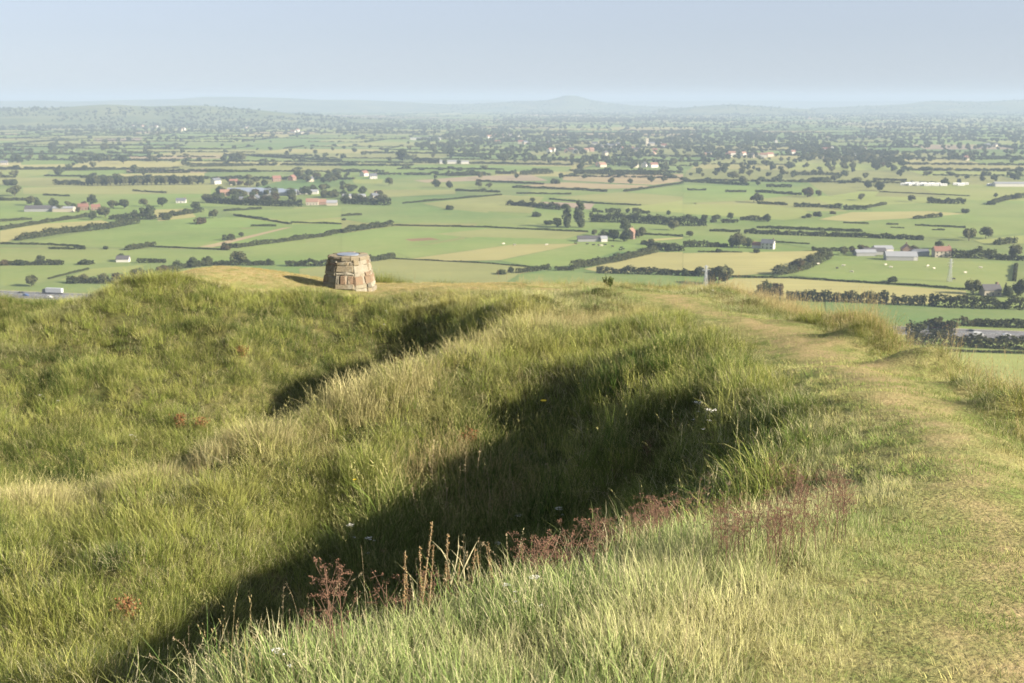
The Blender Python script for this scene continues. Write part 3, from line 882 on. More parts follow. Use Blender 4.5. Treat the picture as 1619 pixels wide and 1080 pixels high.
tag(mb.build('plain', M['field']), 'flat green plain of farmland stretching to the horizon', 'plain', kind='structure')

# far patchwork: random subdivision of the plain, wherever the nearer fields were not drawn by hand
FAR, FEDGE = [], []
def split(x0, y0, x1, y1, depth):
    w_, h_ = x1 - x0, y1 - y0
    lim = 130 + 60 * R.random() + max(0, (y0 + y1) / 2 - 2500) * 0.035
    if max(w_, h_) < lim * 1.7 or (depth > 5 and max(w_, h_) < lim * 2.6 and R.random() < .25):
        FAR.append((x0, y0, x1, y1)); return
    t = 0.36 + 0.28 * R.random()
    if w_ > h_ * (0.8 + .5 * R.random()):
        xm = x0 + w_ * t; split(x0, y0, xm, y1, depth + 1); split(xm, y0, x1, y1, depth + 1)
    else:
        ym = y0 + h_ * t; split(x0, y0, x1, ym, depth + 1); split(x0, ym, x1, y1, depth + 1)
split(-6000, 300, 6000, 11000, 0)
TH = math.radians(-9)
def rotp(x, y): return (x * math.cos(TH) - y * math.sin(TH) , x * math.sin(TH) + y * math.cos(TH))
def warp(x, y):
    x, y = rotp(x, y)
    n1 = float(vnoise(np.array([x]), np.array([y]), 520.0, 77)[0]); n2 = float(vnoise(np.array([x]), np.array([y]), 520.0, 78)[0])
    return (x + 45 * n1, y + 55 * n2)
mb = MB()
for (x0, y0, x1, y1) in FAR:
    cs = [warp(x0, y0), warp(x1, y0), warp(x1, y1), warp(x0, y1)]
    my = sum(c[1] for c in cs) / 4; mx = sum(c[0] for c in cs) / 4
    if my < 500 or abs(mx) > my * .62 + 300: continue
    k = R.choices('GgLSOTKD', [20, 20, 11, 13, 24, 6, 3, 8] if my > 1900 else [22, 24, 8, 0, 20, 0, 0, 8])[0]
    f = 0.88 + 0.24 * R.random()
    mb.cur = tuple(c * f for c in FC[k])
    lv_ = 0.006 * R.randrange(9); mb.quad(*[(c[0], c[1], 0.02 + lv_) for c in cs])
    for a, b in ((0, 1), (0, 3)):
        if R.random() < (0.78 if a == 0 and b == 1 else .5): FEDGE.append((cs[a], cs[b]))
tag(mb.build('far_fields', M['field']), 'patchwork of green, olive and straw fields reaching into the distance', 'fields', kind='structure')

NF = [0]
def field(Z, pts, k):
    g_ = [gnd(*Z(p)) for p in pts]
    z = 0.08 + 0.004 * NF[0]; NF[0] += 1
    n = len(g_)
    f = 0.94 + 0.12 * R.random()
    mb = MB(); mb.cur = tuple(min(.6, c * f * 1.08) for c in FC[k])
    mb.add([(p.x, p.y, z) for p in g_], [tuple(range(n))])
    o = mb.build('field', M['field'])
    if o.data.polygons[0].normal.z < 0: o.data.flip_normals()
    tag(o, FNAME[k] + ' field on the plain', 'field', 'fields on the plain', kind='structure')

for k, pts in [('G', [(0, 560), (420, 560), (980, 600), (1060, 665), (900, 690), (480, 655), (0, 700)]), ('g', [(0, 790), (600, 795), (1080, 800), (1619, 850), (1619, 1100), (0, 1100)]),
    ('G', [(100, 768), (470, 700), (780, 655), (1060, 665), (1160, 700), (930, 785), (400, 780)]), ('S', [(0, 705), (200, 672), (480, 655), (520, 665), (300, 705), (80, 745), (0, 765)]),
    ('G', [(0, 790), (600, 795), (1080, 800), (1500, 845), (1300, 862), (700, 850), (300, 862), (0, 865)]), ('G', [(0, 872), (440, 868), (230, 935), (150, 960), (0, 965)]), ('L', [(440, 885), (700, 865), (600, 900), (280, 940)]),
    ('G', [(1160, 800), (1619, 715), (1619, 868), (1320, 862), (1200, 810)]), ('G', [(930, 790), (1160, 698), (1380, 676), (1619, 670), (1619, 722), (1160, 802)]), ('T', [(945, 782), (1340, 692), (1395, 685), (1010, 784)]), ('G', [(1060, 615), (1400, 600), (1619, 590), (1619, 640), (1380, 660)]),
    ('G', [(900, 680), (1060, 640), (1180, 645), (1375, 680), (1280, 690), (900, 690)]), ('S', [(720, 605), (900, 600), (930, 640), (750, 660)]), ('O', [(110, 500), (500, 495), (1000, 490), (1000, 530), (110, 530)]),
    ('G', [(100, 350), (380, 355), (370, 388), (100, 392)]), ('T', [(610, 352), (1050, 345), (1050, 362), (620, 366)]), ('T', [(600, 412), (900, 415), (980, 408), (980, 430), (600, 430)]), ('K', [(440, 268), (680, 262), (660, 280), (460, 283)]),
    ('G', [(230, 425), (590, 420), (580, 445), (220, 445)]), ('S', [(560, 435), (970, 430), (970, 447), (560, 447)]), ('L', [(1110, 640), (1380, 676), (1619, 668), (1619, 650), (1380, 660)])]:
    field(ZA, pts, k)
for k, pts in [('g', [(0, 590), (380, 590), (900, 640), (870, 672), (300, 670), (100, 665), (0, 650)]), ('O', [(380, 575), (760, 535), (960, 545), (900, 622), (520, 605)]), ('G', [(0, 720), (240, 685), (700, 690), (640, 720), (300, 790), (240, 830), (0, 830)]),
    ('O', [(440, 720), (700, 695), (1170, 712), (1060, 745), (600, 738)]), ('B', [(300, 745), (420, 738), (470, 748), (330, 756)]), ('G', [(240, 800), (300, 790), (640, 735), (1060, 745), (1130, 765), (820, 770), (330, 835)]), ('S', [(330, 838), (820, 770), (1130, 767), (750, 845), (500, 850)]),
    ('G', [(750, 847), (1130, 770), (1430, 770), (1320, 800), (1070, 877), (880, 870)]), ('O', [(-200, 885), (130, 853), (240, 838), (640, 857), (980, 885), (840, 912), (700, 1000), (-200, 1000)]), ('S', [(1150, 887), (1490, 807), (1619, 807), (1619, 898), (1240, 905)]),
    ('g', [(840, 915), (1010, 897), (1619, 920), (1619, 1010), (800, 1010)]), ('K', [(340, 467), (640, 445), (900, 440), (980, 468), (640, 468), (400, 477)]), ('T', [(1050, 442), (1619, 437), (1619, 470), (1480, 488), (1050, 465)]),
    ('T', [(820, 492), (1060, 475), (1440, 490), (1500, 500), (1250, 507)]), ('K', [(930, 567), (1200, 577), (1180, 605), (1040, 590)]), ('O', [(1000, 547), (1340, 520), (1619, 545), (1619, 575), (1420, 582)]), ('G', [(1340, 525), (1619, 490), (1619, 535)]),
    ('L', [(1330, 597), (1619, 562), (1619, 620), (1430, 612)]), ('O', [(120, 510), (540, 510), (540, 530), (150, 550)]), ('L', [(50, 462), (200, 460), (190, 480), (60, 482)]), ('G', [(360, 487), (820, 482), (800, 498), (600, 502)]),
    ('G', [(0, 392), (480, 390), (1090, 402), (1080, 425), (700, 425), (200, 430), (0, 420)]), ('S', [(1450, 746), (1619, 736), (1619, 743), (1450, 757)])]:
    field(ZB, pts, k)
for k, pts in [('G', [(0, 490), (330, 497), (560, 532), (300, 562), (0, 575)]), ('L', [(0, 580), (340, 577), (560, 602), (640, 640), (480, 655), (0, 625)]), ('L', [(690, 542), (840, 517), (930, 520), (900, 550)]),
    ('G', [(880, 582), (1160, 575), (1617, 572), (1617, 715), (1380, 745), (1140, 735), (850, 705), (700, 690), (900, 625)]), ('S', [(640, 652), (800, 617), (1170, 612), (1340, 625), (1100, 645), (800, 662)]), ('g', [(290, 720), (850, 740), (1140, 752), (1300, 790), (640, 795), (430, 760), (300, 740)]),
    ('L', [(1380, 752), (1617, 727), (1617, 767), (1440, 772)]), ('S', [(0, 812), (640, 802), (690, 815), (560, 892), (480, 905), (230, 920), (0, 900)]), ('G', [(520, 917), (700, 850), (1560, 852), (1580, 975), (1340, 982), (800, 945)]),
    ('S', [(120, 975), (240, 932), (500, 932), (800, 952), (1340, 992), (1345, 1010), (1150, 1055), (980, 1050), (600, 1030), (440, 1022)]), ('g', [(0, 925), (240, 932), (120, 975), (0, 975)])]:
    field(ZC, pts, k)
for k, pts in [('D', [(-600, 110), (0, 148), (1900, 205), (1900, 410), (1200, 395), (860, 390), (300, 470), (-600, 470)]), ('G', [(850, 402), (1900, 435), (1900, 545), (840, 480)]), ('L', [(300, 700), (740, 690), (1900, 730), (1900, 1300), (900, 1300), (200, 900)])]:
    field(ZD, pts, k)

# --- hedges, each one a thing
HEDGES = []
def hedge_mesh(pts, h, seed, wd=None, q=1.0):
    """pts on the ground; bushy wall of leaf clumps with a ragged top"""
    r = np.random.RandomState(seed); L = Leafs(seed)
    wd = wd or max(2.0, min(7, h * .8))
    o = pts[0]
    size = max(0.8, min(1.6, h * .28)) / math.sqrt(q)
    for a, b in zip(pts[:-1], pts[1:]):
        d = np.array((b - a)[:2]); ln = np.linalg.norm(d); d /= ln; nrm = np.array([-d[1], d[0]])
        n = int(ln * (2 * h + wd) * 2.6 / size ** 2) + 8
        t = r.rand(n) * ln
        ph = (a.x + a.y) * .1
        hh = h * (0.80 + 0.20 * vnoise(t + ph, t * 0, 9.0, seed % 50) + 0.18 * vnoise(t + ph, t * 0 + 3, 3.5, seed % 50 + 1))
        hh *= np.where(vnoise(t + ph, t * 0 + 9, 16.0, seed % 50 + 2) > .72, .6, 1)
        ang = r.rand(n) * math.pi
        cx, cz = np.cos(ang), np.sin(ang)
        rr = 0.75 + 0.35 * r.rand(n)
        off = cx * rr * wd / 2; z = np.maximum(0.2, np.power(cz, .6) * hh * rr)
        off = np.where(r.rand(n) < .4, np.sign(cx) * wd * .45 * rr, off); z = np.where(np.abs(off) > wd * .42, r.rand(n) * hh * .9, z)
        P_ = np.c_[a.x - o.x + d[0] * t + nrm[0] * off, a.y - o.y + d[1] * t + nrm[1] * off, z]
        N_ = np.c_[nrm[0] * cx, nrm[1] * cx, cz]
        L.add(P_, N_, size)
    return L.get()


HG = 'hedges between the fields'
def hedge(Z, pts, hz, mat='hedge', wd=None):
    g_ = [gnd(*Z(p)) for p in pts]
    mid = g_[len(g_) // 2]
    h = hz / 3.0 * math.hypot(mid.y, EYE) / FPX
    if Z is ZD: h = hz / 7.07 * math.hypot(mid.y, EYE) / FPX
    h = max(1.3, h * 1.2)
    V, F, C = hedge_mesh(g_, h, len(HEDGES) * 13 + 5, wd)
    o = np_obj('hedge', V, F, [M[mat]], vcol={'bl': C}); o.location = (g_[0].x, g_[0].y, 0.0)
    HEDGES.append((o, mid, h, sum((b - a).length for a, b in zip(g_[:-1], g_[1:]))))


for pts, h in [([(80, 752), (300, 717), (500, 697), (655, 667)], 28), ([(760, 645), (960, 615)], 20), ([(0, 702), (200, 670), (420, 637)], 18), ([(0, 662), (150, 652)], 12), ([(0, 768), (230, 772), (400, 782)], 10), ([(720, 782), (920, 790), (1080, 797)], 8),
    ([(230, 792), (405, 794)], 12), ([(600, 798), (735, 777)], 22), ([(0, 868), (300, 867)], 22), ([(370, 866), (445, 864)], 24), ([(650, 857), (785, 857)], 20), ([(780, 892), (1000, 870), (1300, 868)], 25), ([(1355, 873), (1575, 872)], 30), ([(230, 934), (420, 888)], 8),
    ([(320, 952), (560, 957)], 28), ([(1060, 782), (1120, 787), (1350, 757), (1540, 732), (1619, 712)], 20), ([(1110, 632), (1380, 674)], 10), ([(1190, 684), (1310, 684)], 10), ([(1380, 667), (1619, 674)], 8), ([(1060, 752), (1110, 747)], 25), ([(1060, 612), (1240, 602)], 10),
    ([(520, 652), (740, 652)], 25), ([(980, 572), (1200, 585), (1430, 590)], 30), ([(255, 486), (400, 489)], 22), ([(0, 562), (180, 562)], 14), ([(205, 537), (330, 542)], 8), ([(630, 517), (790, 527)], 8), ([(210, 446), (420, 449)], 8), ([(250, 421), (560, 416), (850, 409)], 8),
    ([(600, 431), (900, 431)], 8), ([(900, 402), (1200, 397)], 10), ([(975, 426), (1240, 426)], 10), ([(1200, 352), (1619, 377)], 12), ([(0, 416), (550, 411)], 8)]: hedge(ZA, pts, h)
for pts, h in [([(0, 716), (120, 697), (240, 682)], 25), ([(240, 680), (700, 690), (1170, 712)], 8), ([(130, 852), (250, 837)], 25), ([(250, 839), (700, 861), (980, 886)], 5), ([(830, 907), (990, 887)], 20), ([(1010, 893), (1100, 893)], 20), ([(1090, 886), (1300, 852), (1490, 806)], 35),
    ([(1210, 906), (1619, 917)], 30), ([(785, 583), (900, 590), (1040, 606)], 25), ([(985, 556), (1200, 576), (1420, 586)], 8), ([(810, 501), (1100, 511), (1260, 521)], 10), ([(540, 516), (750, 523)], 12), ([(640, 471), (960, 486)], 10), ([(830, 529), (1090, 533)], 8),
    ([(290, 576), (520, 556), (760, 536)], 8), ([(0, 636), (95, 631)], 10), ([(1175, 662), (1400, 667)], 45), ([(1390, 667), (1619, 679)], 40), ([(1190, 616), (1240, 616)], 18), ([(1250, 619), (1325, 619)], 18), ([(1380, 623), (1460, 623)], 20), ([(1420, 722), (1619, 732)], 10),
    ([(1450, 792), (1619, 802)], 35), ([(730, 436), (830, 436)], 18), ([(850, 441), (1000, 433)], 22), ([(1100, 436), (1540, 441)], 18), ([(500, 446), (680, 441)], 22), ([(340, 376), (460, 381)], 20), ([(620, 386), (1100, 396)], 10), ([(500, 351), (660, 356)], 8), ([(0, 576), (230, 585)], 30), ([(1340, 521), (1619, 481)], 10)]: hedge(ZB, pts, h)
for pts, h in [([(0, 916), (100, 921)], 35), ([(230, 926), (500, 931), (800, 949), (1100, 966), (1340, 986)], 10), ([(440, 917), (560, 892), (690, 832)], 45), ([(490, 1032), (700, 1041), (970, 1052)], 50), ([(985, 1056), (1150, 1061)], 45), ([(1165, 1062), (1300, 1072), (1540, 1077), (1617, 1080)], 50),
    ([(525, 592), (690, 594)], 20), ([(695, 599), (750, 599)], 24), ([(760, 605), (870, 605)], 22), ([(870, 597), (960, 582)], 15), ([(1155, 574), (1340, 579)], 25), ([(1450, 582), (1540, 557), (1617, 547)], 20), ([(1095, 650), (1210, 642)], 18), ([(350, 692), (600, 702), (850, 712)], 14),
    ([(290, 717), (520, 727), (850, 737), (1140, 750)], 22), ([(125, 707), (270, 712)], 12), ([(180, 667), (260, 667)], 20), ([(270, 654), (400, 657)], 24), ([(0, 682), (110, 682)], 40), ([(760, 669), (880, 674)], 8), ([(965, 677), (1020, 677)], 8), ([(1100, 681), (1340, 693)], 10),
    ([(1180, 702), (1240, 704)], 8), ([(985, 691), (1050, 694)], 6), ([(610, 800), (760, 802)], 20), ([(430, 760), (600, 770)], 8), ([(0, 782), (210, 782)], 25), ([(70, 806), (280, 809)], 8), ([(1480, 772), (1580, 762)], 25), ([(1270, 832), (1480, 837)], 45), ([(1480, 842), (1617, 847)], 30),
    ([(1570, 947), (1580, 867)], 15), ([(200, 522), (300, 522)], 12), ([(350, 577), (495, 584)], 12), ([(345, 522), (560, 537)], 14), ([(20, 514), (110, 514)], 10), ([(0, 472), (310, 490)], 14), ([(395, 497), (515, 499)], 14), ([(555, 476), (690, 471)], 20), ([(930, 521), (1360, 541)], 5), ([(520, 441), (740, 441)], 14), ([(900, 466), (1060, 469)], 12)]: hedge(ZC, pts, h)
for pts, h, mt in [([(310, 470), (520, 475)], 110, 'hedge'), ([(500, 440), (700, 450), (850, 470)], 150, 'hedge_olive'), ([(560, 478), (850, 480)], 50, 'hedge'), ([(890, 388), (1200, 394)], 90, 'hedge_olive'), ([(1190, 402), (1619, 415), (1900, 424)], 90, 'hedge'),
    ([(300, 590), (700, 610), (1100, 630), (1619, 655), (1900, 670)], 125, 'hedge_olive'), ([(700, 672), (1619, 703), (1900, 715)], 26, 'hedge')]: hedge(ZD, pts, h, mt)

# --- trees standing near enough to be told apart
for x, y, h, k in [(195, 865, 48, 'dark'), (105, 868, 30, 'bush'), (20, 868, 32, 'brownbush'), (270, 866, 28, 'bush'), (410, 865, 30, 'bush'), (150, 968, 60, 'olive'), (400, 950, 45, 'olive'), (350, 955, 30, 'bush'), (490, 950, 48, 'olive'), (560, 950, 58, 'brown'), (650, 937, 68, 'olive'), (720, 930, 55, 'pale'), (770, 918, 55, 'brown'),
    (835, 900, 62, 'dark'), (905, 880, 58, 'dark'), (985, 868, 50, 'dark'), (1060, 868, 28, 'bush'), (1130, 868, 74, 'olive'), (1280, 868, 35, 'dark'), (575, 848, 38, 'dark'), (700, 650, 80, 'pale'), (785, 652, 30, 'bush'), (955, 672, 34, 'brownbush'), (1010, 645, 48, 'olive'), (440, 580, 55, 'dark'), (540, 600, 48, 'olive'),
    (150, 585, 50, 'olive'), (250, 580, 35, 'dark'), (70, 540, 60, 'olive'), (50, 490, 35, 'bush'), (680, 590, 42, 'olive'), (590, 600, 52, 'dark'), (770, 590, 52, 'dark'), (930, 610, 50, 'dark'), (500, 642, 62, 'olive'), (440, 652, 50, 'dark'), (640, 640, 40, 'dark'), (470, 382, 45, 'dark'), (585, 386, 48, 'dark'), (390, 382, 35, 'olive'),
    (205, 368, 25, 'bush'), (90, 382, 38, 'dark'), (1150, 376, 50, 'olive'), (1060, 378, 32, 'dark'), (1105, 374, 44, 'dark'), (725, 376, 35, 'olive'), (690, 337, 28, 'dark'), (250, 326, 38, 'dark'), (500, 330, 45, 'olive'), (1095, 745, 30, 'olive'), (1145, 735, 28, 'dark'), (505, 792, 18, 'bush'), (1070, 795, 25, 'brownbush'), (350, 600, 30, 'dark'), (0, 560, 20, 'bush')]:
    tree_px(ZA, x, y, h, k)
for x, y, h, k in [(290, 376, 62, 'dark'), (510, 605, 24, 'bush'), (928, 638, 27, 'bush'), (1068, 690, 104, 'poplar'), (1130, 690, 122, 'poplar'), (1022, 690, 54, 'dark'), (980, 676, 25, 'bush'), (1290, 752, 62, 'dark'), (1245, 750, 50, 'dark'), (1340, 755, 62, 'dark'), (1345, 705, 66, 'dark'), (1410, 740, 60, 'olive'), (1575, 702, 52, 'olive'), (1470, 772, 35, 'olive'), (1560, 802, 28, 'bush'), (1500, 795, 40, 'olive'),
    (650, 500, 35, 'olive'), (700, 502, 30, 'olive'), (450, 500, 42, 'dark'), (515, 502, 38, 'dark'), (225, 490, 42, 'olive'), (1010, 482, 27, 'bush'), (1275, 482, 34, 'olive'), (1370, 482, 27, 'dark'), (1470, 476, 40, 'pale'), (1530, 472, 25, 'olive'), (1040, 457, 28, 'dark'), (1130, 420, 46, 'dark'), (1200, 727, 34, 'olive'),
    (800, 905, 34, 'dark'), (755, 912, 28, 'bush'), (470, 418, 18, 'bush'), (380, 418, 16, 'bush'), (560, 420, 20, 'bush'), (905, 570, 25, 'olive'), (1055, 605, 30, 'dark'), (1355, 620, 26, 'dark'), (1550, 630, 26, 'dark'), (620, 440, 30, 'dark'), (915, 432, 30, 'dark'), (10, 655, 12, 'bush'), (1440, 770, 24, 'bush')]:
    tree_px(ZB, x, y, h, k)
for x, y, h, k in [(168, 962, 114, 'olive'), (130, 960, 80, 'dark'), (400, 1022, 94, 'dark'), (440, 1022, 78, 'brown'), (255, 1022, 52, 'dark'), (345, 1032, 48, 'dark'), (310, 1028, 40, 'dark'), (75, 920, 48, 'dark'), (15, 920, 38, 'dark'), (540, 897, 64, 'brown'), (600, 872, 52, 'olive'), (990, 948, 32, 'bush'), (1375, 1006, 78, 'olive'), (1480, 1002, 55, 'conifer'),
    (1528, 1002, 52, 'conifer'), (1590, 1012, 92, 'dark'), (1540, 1020, 60, 'dark'), (1440, 1010, 40, 'olive'), (1578, 832, 72, 'olive'), (1500, 772, 36, 'conifer'), (1570, 765, 34, 'conifer'), (1212, 792, 42, 'dark'), (1355, 752, 66, 'olive'), (1435, 742, 62, 'olive'), (265, 786, 78, 'olive'), (305, 784, 50, 'dark'), (235, 784, 52, 'dark'), (400, 662, 42, 'pale'), (640, 637, 27, 'bush'), (600, 642, 22, 'bush'), (575, 645, 14, 'bush'), (712, 625, 16, 'brownbush'),
    (845, 560, 38, 'olive'), (1085, 567, 38, 'olive'), (360, 572, 52, 'olive'), (335, 570, 38, 'brown'), (640, 542, 37, 'olive'), (590, 546, 52, 'brown'), (930, 516, 48, 'dark'), (880, 502, 42, 'dark'), (1222, 641, 27, 'dark'), (1335, 621, 25, 'bush'), (1462, 582, 24, 'bush'), (1582, 556, 35, 'olive'), (1245, 492, 44, 'dark'), (290, 487, 47, 'olive'), (240, 462, 45, 'olive'),
    (315, 446, 36, 'olive'), (195, 432, 42, 'dark'), (25, 655, 34, 'dark'), (105, 645, 20, 'bush'), (155, 648, 24, 'bush'), (142, 665, 20, 'bush'), (225, 650, 34, 'dark'), (355, 490, 24, 'dark'), (700, 830, 26, 'olive'), (760, 820, 46, 'olive'), (800, 805, 30, 'dark'), (30, 735, 34, 'olive'), (1480, 545, 22, 'dark'), (165, 808, 20, 'bush'), (345, 810, 22, 'bush'), (1120, 748, 24, 'bush'), (715, 470, 36, 'olive'), (755, 480, 20, 'bush')]:
    tree_px(ZC, x, y, h, k)
tree_px(lambda p: (1390 + p[0] / 7.07, 460 + p[1] / 7.07), 650, 440, 62, 'brown'); tree_px(lambda p: (1390 + p[0] / 7.07, 460 + p[1] / 7.07), 1080, 392, 42, 'dark')

def wood(Z, poly, n, h0, h1, kinds, group, seed):
    """n trees inside a zoomed polygon, spread on the ground"""
    q = random.Random(seed); g_ = [gnd(*Z(p)) for p in poly]
    pl = [(p.x, p.y) for p in g_]
    x0, x1 = min(p[0] for p in pl), max(p[0] for p in pl); y0, y1 = min(p[1] for p in pl), max(p[1] for p in pl)
    k = 0; tries = 0
    while k < n and tries < 5000:
        tries += 1
        x, y = q.uniform(x0, x1), q.uniform(y0, y1)
        if not inpoly(np.array([x]), np.array([y]), pl)[0]: continue
        tree(q.choice(kinds), (x, y, 0), q.uniform(h0, h1), q.uniform(.9, 1.2), group); k += 1

DK = ['dark', 'dark', 'olive', 'olive', 'pale', 'brown']
for i in range(26):                     # the planted row behind the left meadows
    t = i / 25.0
    tree_px(ZA, 418 + 540 * t, 490 - 6 * t + (i % 3), 42 + 9 * R.random(), ['dark', 'dark', 'olive'][i % 3], .75, 'trees of the long planted row')
wood(ZA, [(980, 570), (1430, 588), (1420, 545), (1370, 530), (1000, 530)], 34, 9, 14, DK, 'trees round the farm with blue sheds', 1)
wood(ZA, [(1400, 470), (1619, 500), (1619, 430), (1400, 430)], 22, 10, 15, DK, 'trees of the hamlet beyond the blue sheds', 2)
wood(ZA, [(1080, 500), (1280, 505), (1260, 470), (1080, 460)], 10, 8, 12, DK, 'trees round the farm with blue sheds', 3)
wood(ZA, [(1440, 545), (1619, 560), (1619, 510), (1440, 515)], 14, 9, 13, DK, 'trees of the hamlet beyond the blue sheds', 4)
wood(ZB, [(0, 575), (220, 582), (180, 545), (0, 490)], 18, 8, 13, DK, 'trees of the hamlet beyond the blue sheds', 5)
wood(ZA, [(130, 600), (520, 640), (500, 590), (150, 585)], 12, 7, 11, DK, 'trees of the left hand farm', 8)
wood(ZC, [(780, 835), (1180, 835), (1180, 800), (800, 800)], 6, 5, 8, DK, 'trees of the farm with the long barn', 6)
wood(ZC, [(680, 400), (1060, 418), (1070, 345), (690, 335)], 26, 11, 17, DK, 'trees of the big wood', 7)

# vegetation past the countable trees: one cover object that repeats low-detail trees and hedge lengths
FARM = []
for q in range(4):
    V, F, C = crown_leafs(400 + q, 12, 15, .1, 9, 170, 2.8, 'round'); FARM.append(np_mesh('far_tree', V, F, [M[('leaf_dark', 'leaf_olive', 'leaf_dark', 'leaf_pale')[q]]], vcol={'bl': C}))
PC_FART = proto_collection('distant_tree_shape', FARM)
r = np.random.RandomState(5)
fp, fs = [], []
def farwood(Z, poly, dens, h0, h1):
    g_ = [gnd(*Z(p)) for p in poly]; pl = [(p.x, p.y) for p in g_]
    x0, x1 = min(p[0] for p in pl), max(p[0] for p in pl); y0, y1 = min(p[1] for p in pl), max(p[1] for p in pl)
    n = int((x1 - x0) * (y1 - y0) * dens * 1.7e-4)
    x, y = x0 + (x1 - x0) * r.rand(n), y0 + (y1 - y0) * r.rand(n)
    k = inpoly(x, y, pl) & (vnoise(x, y, 95.0, 60) + .25 * r.randn(n) > -.05)
    for a, b in zip(x[k], y[k]): fp.append((a, b, 0)); fs.append((h0 + (h1 - h0) * r.rand()) / 12)
I1 = lambda p: p
# village belt round the church, woods right and left of it
farwood(I1, [(640, 226), (700, 247), (900, 262), (1080, 268), (1180, 252), (1240, 240), (1300, 250), (1330, 216), (1100, 208), (900, 212), (760, 206)], 7, 8, 14)
farwood(I1, [(1240, 240), (1300, 268), (1440, 272), (1450, 250), (1340, 236)], 9, 9, 15)
farwood(I1, [(1450, 262), (1619, 266), (1619, 240), (1450, 240)], 7, 8, 14)
farwood(I1, [(1330, 216), (1330, 236), (1619, 240), (1619, 205), (1400, 200)], 3.0, 8, 15)
farwood(I1, [(1500, 292), (1619, 286), (1619, 268), (1520, 270)], 5, 8, 13)
farwood(I1, [(0, 206), (200, 214), (500, 210), (640, 206), (600, 188), (300, 186), (0, 186)], 2.2, 8, 15)
farwood(I1, [(0, 262), (120, 262), (180, 250), (120, 238), (0, 238)], 4, 8, 13)
farwood(I1, [(560, 214), (760, 214), (760, 196), (620, 190)], 2.5, 8, 14)
farwood(I1, [(780, 206), (1619, 204), (1619, 176), (780, 178)], 1.1, 8, 15)
farwood(I1, [(800, 194), (1150, 194), (1150, 188), (800, 188)], 4, 9, 15)
# loose hedgerow trees everywhere
for _ in range(4200):
    y = 1900 + 9000 * r.rand() ** 1.5; x = (r.rand() - .5) * (y * 1.05 + 300)
    if vnoise(np.array([x]), np.array([y]), 420.0, 61)[0] + .25 * r.randn() > .12: fp.append((x, y, 0)); fs.append((6 + 8 * r.rand()) / 12)
# along far field edges: rows of bushes
hx = []
for (a, b) in FEDGE:
    my = (a[1] + b[1]) / 2; mx = (a[0] + b[0]) / 2
    if my < 1800 or abs(b[1] - a[1]) > 1.6 * abs(b[0] - a[0]) and my < 3000 or abs(mx) > my * .55 + 200: continue
    d = math.hypot(b[0] - a[0], b[1] - a[1]); st = 4.2 if my < 3200 else 6.5
    hgt = 2.8 + 2.8 * R.random()
    for i in range(int(d / st)):
        if R.random() < .06: continue
        t = i * st / d
        big = R.random() < .06
        hx.append((a[0] + (b[0] - a[0]) * t + R.uniform(-1, 1), a[1] + (b[1] - a[1]) * t + R.uniform(-1, 1), 0, (hgt * R.uniform(.7, 1.3) if not big else R.uniform(6, 10)) / 12))
hx = np.array(hx)
print('far trees', len(fp), 'hedge bushes', len(hx))
fp = np.array(fp); fs = np.array(fs)

# --- low hills on the horizon
def hillrange(name, label, Y, depth, prof, col, trees=0, seed=0, tsz=(8, 14)):
    """prof: (u, v) skyline at distance Y; a real ridge with a slope before and behind"""
    us = np.linspace(prof[0][0], prof[-1][0], 140)
    vs = np.interp(us, [p[0] for p in prof], [p[1] for p in prof])
    k = 2
    vs = np.convolve(np.pad(vs, k, 'edge'), np.ones(2 * k + 1) / (2 * k + 1), 'valid')
    H = np.array([max(0.0, at(u, v, Y).z) for u, v in zip(us, vs)]); Xc = np.array([at(u, v, Y).x for u, v in zip(us, vs)])
    H = H + np.minimum(H * .05, 3.5) * vnoise(Xc, Xc * 0, 260.0, seed + 3)
    S = np.array([-1.0, -.85, -.65, -.42, -.2, 0, .25, .6, 1.0]); G = np.array([0, .06, .22, .52, .84, 1, .86, .4, 0])
    rows = []
    for s_, g_ in zip(S, G):
        wob = 0.12 * depth * vnoise(Xc, Xc * 0 + s_ * 800, 700.0, seed)
        rows.append(np.c_[Xc * (1 + s_ * depth / Y), np.full(140, Y) + s_ * depth + wob * (abs(s_) < .9), H * g_ * (1 + .1 * vnoise(Xc, Xc * 0 + s_ * 900, 420.0, seed + 1)) - .5])
    V = np.concatenate(rows); nr = len(S)
    i, j = np.meshgrid(np.arange(139), np.arange(nr - 1)); q = (j * 140 + i).ravel()
    o = np_obj(name, V, np.c_[q, q + 1, q + 141, q + 140], [M['field']], smooth=True, vcol={'col': np.tile(np.array([kc(col)]), (len(V), 1))})
    tag(o, label, 'hill', kind='structure')
    rr = np.random.RandomState(seed)
    for _ in range(trees):
        a = rr.randint(0, 138); f = rr.rand(); rw = rr.randint(0, 5); g_ = rr.rand()
        p = (V[rw * 140 + a] * (1 - f) + V[rw * 140 + a + 1] * f) * (1 - g_) + (V[(rw + 1) * 140 + a] * (1 - f) + V[(rw + 1) * 140 + a + 1] * f) * g_
        if vnoise(p[None, 0], p[None, 1], 260.0, seed + 9)[0] > -.1 - .3 * (rw >= 3): FT.append((p[0], p[1], p[2] - 1)); FTS.append(rr.uniform(*tsz) / 12)
FT, FTS = [], []
hillrange('wooded_hill', 'low wooded hill spread along the left horizon', 6600, 1500, [(-300, 186), (-100, 176), (0, 172), (80, 169), (180, 165), (260, 168), (300, 169), (380, 172), (440, 178), (520, 185), (640, 190)], (0.10, 0.13, 0.055), 2300, 70, (8, 15))
hillrange('far_hill', 'long faint blue ridge behind the wooded hill', 13000, 1800, [(-700, 168), (-100, 161), (0, 160), (60, 158), (140, 160), (200, 157), (300, 154), (420, 155.5), (560, 157), (640, 160), (740, 166), (800, 170)], (0.09, 0.12, 0.055), 0, 90)
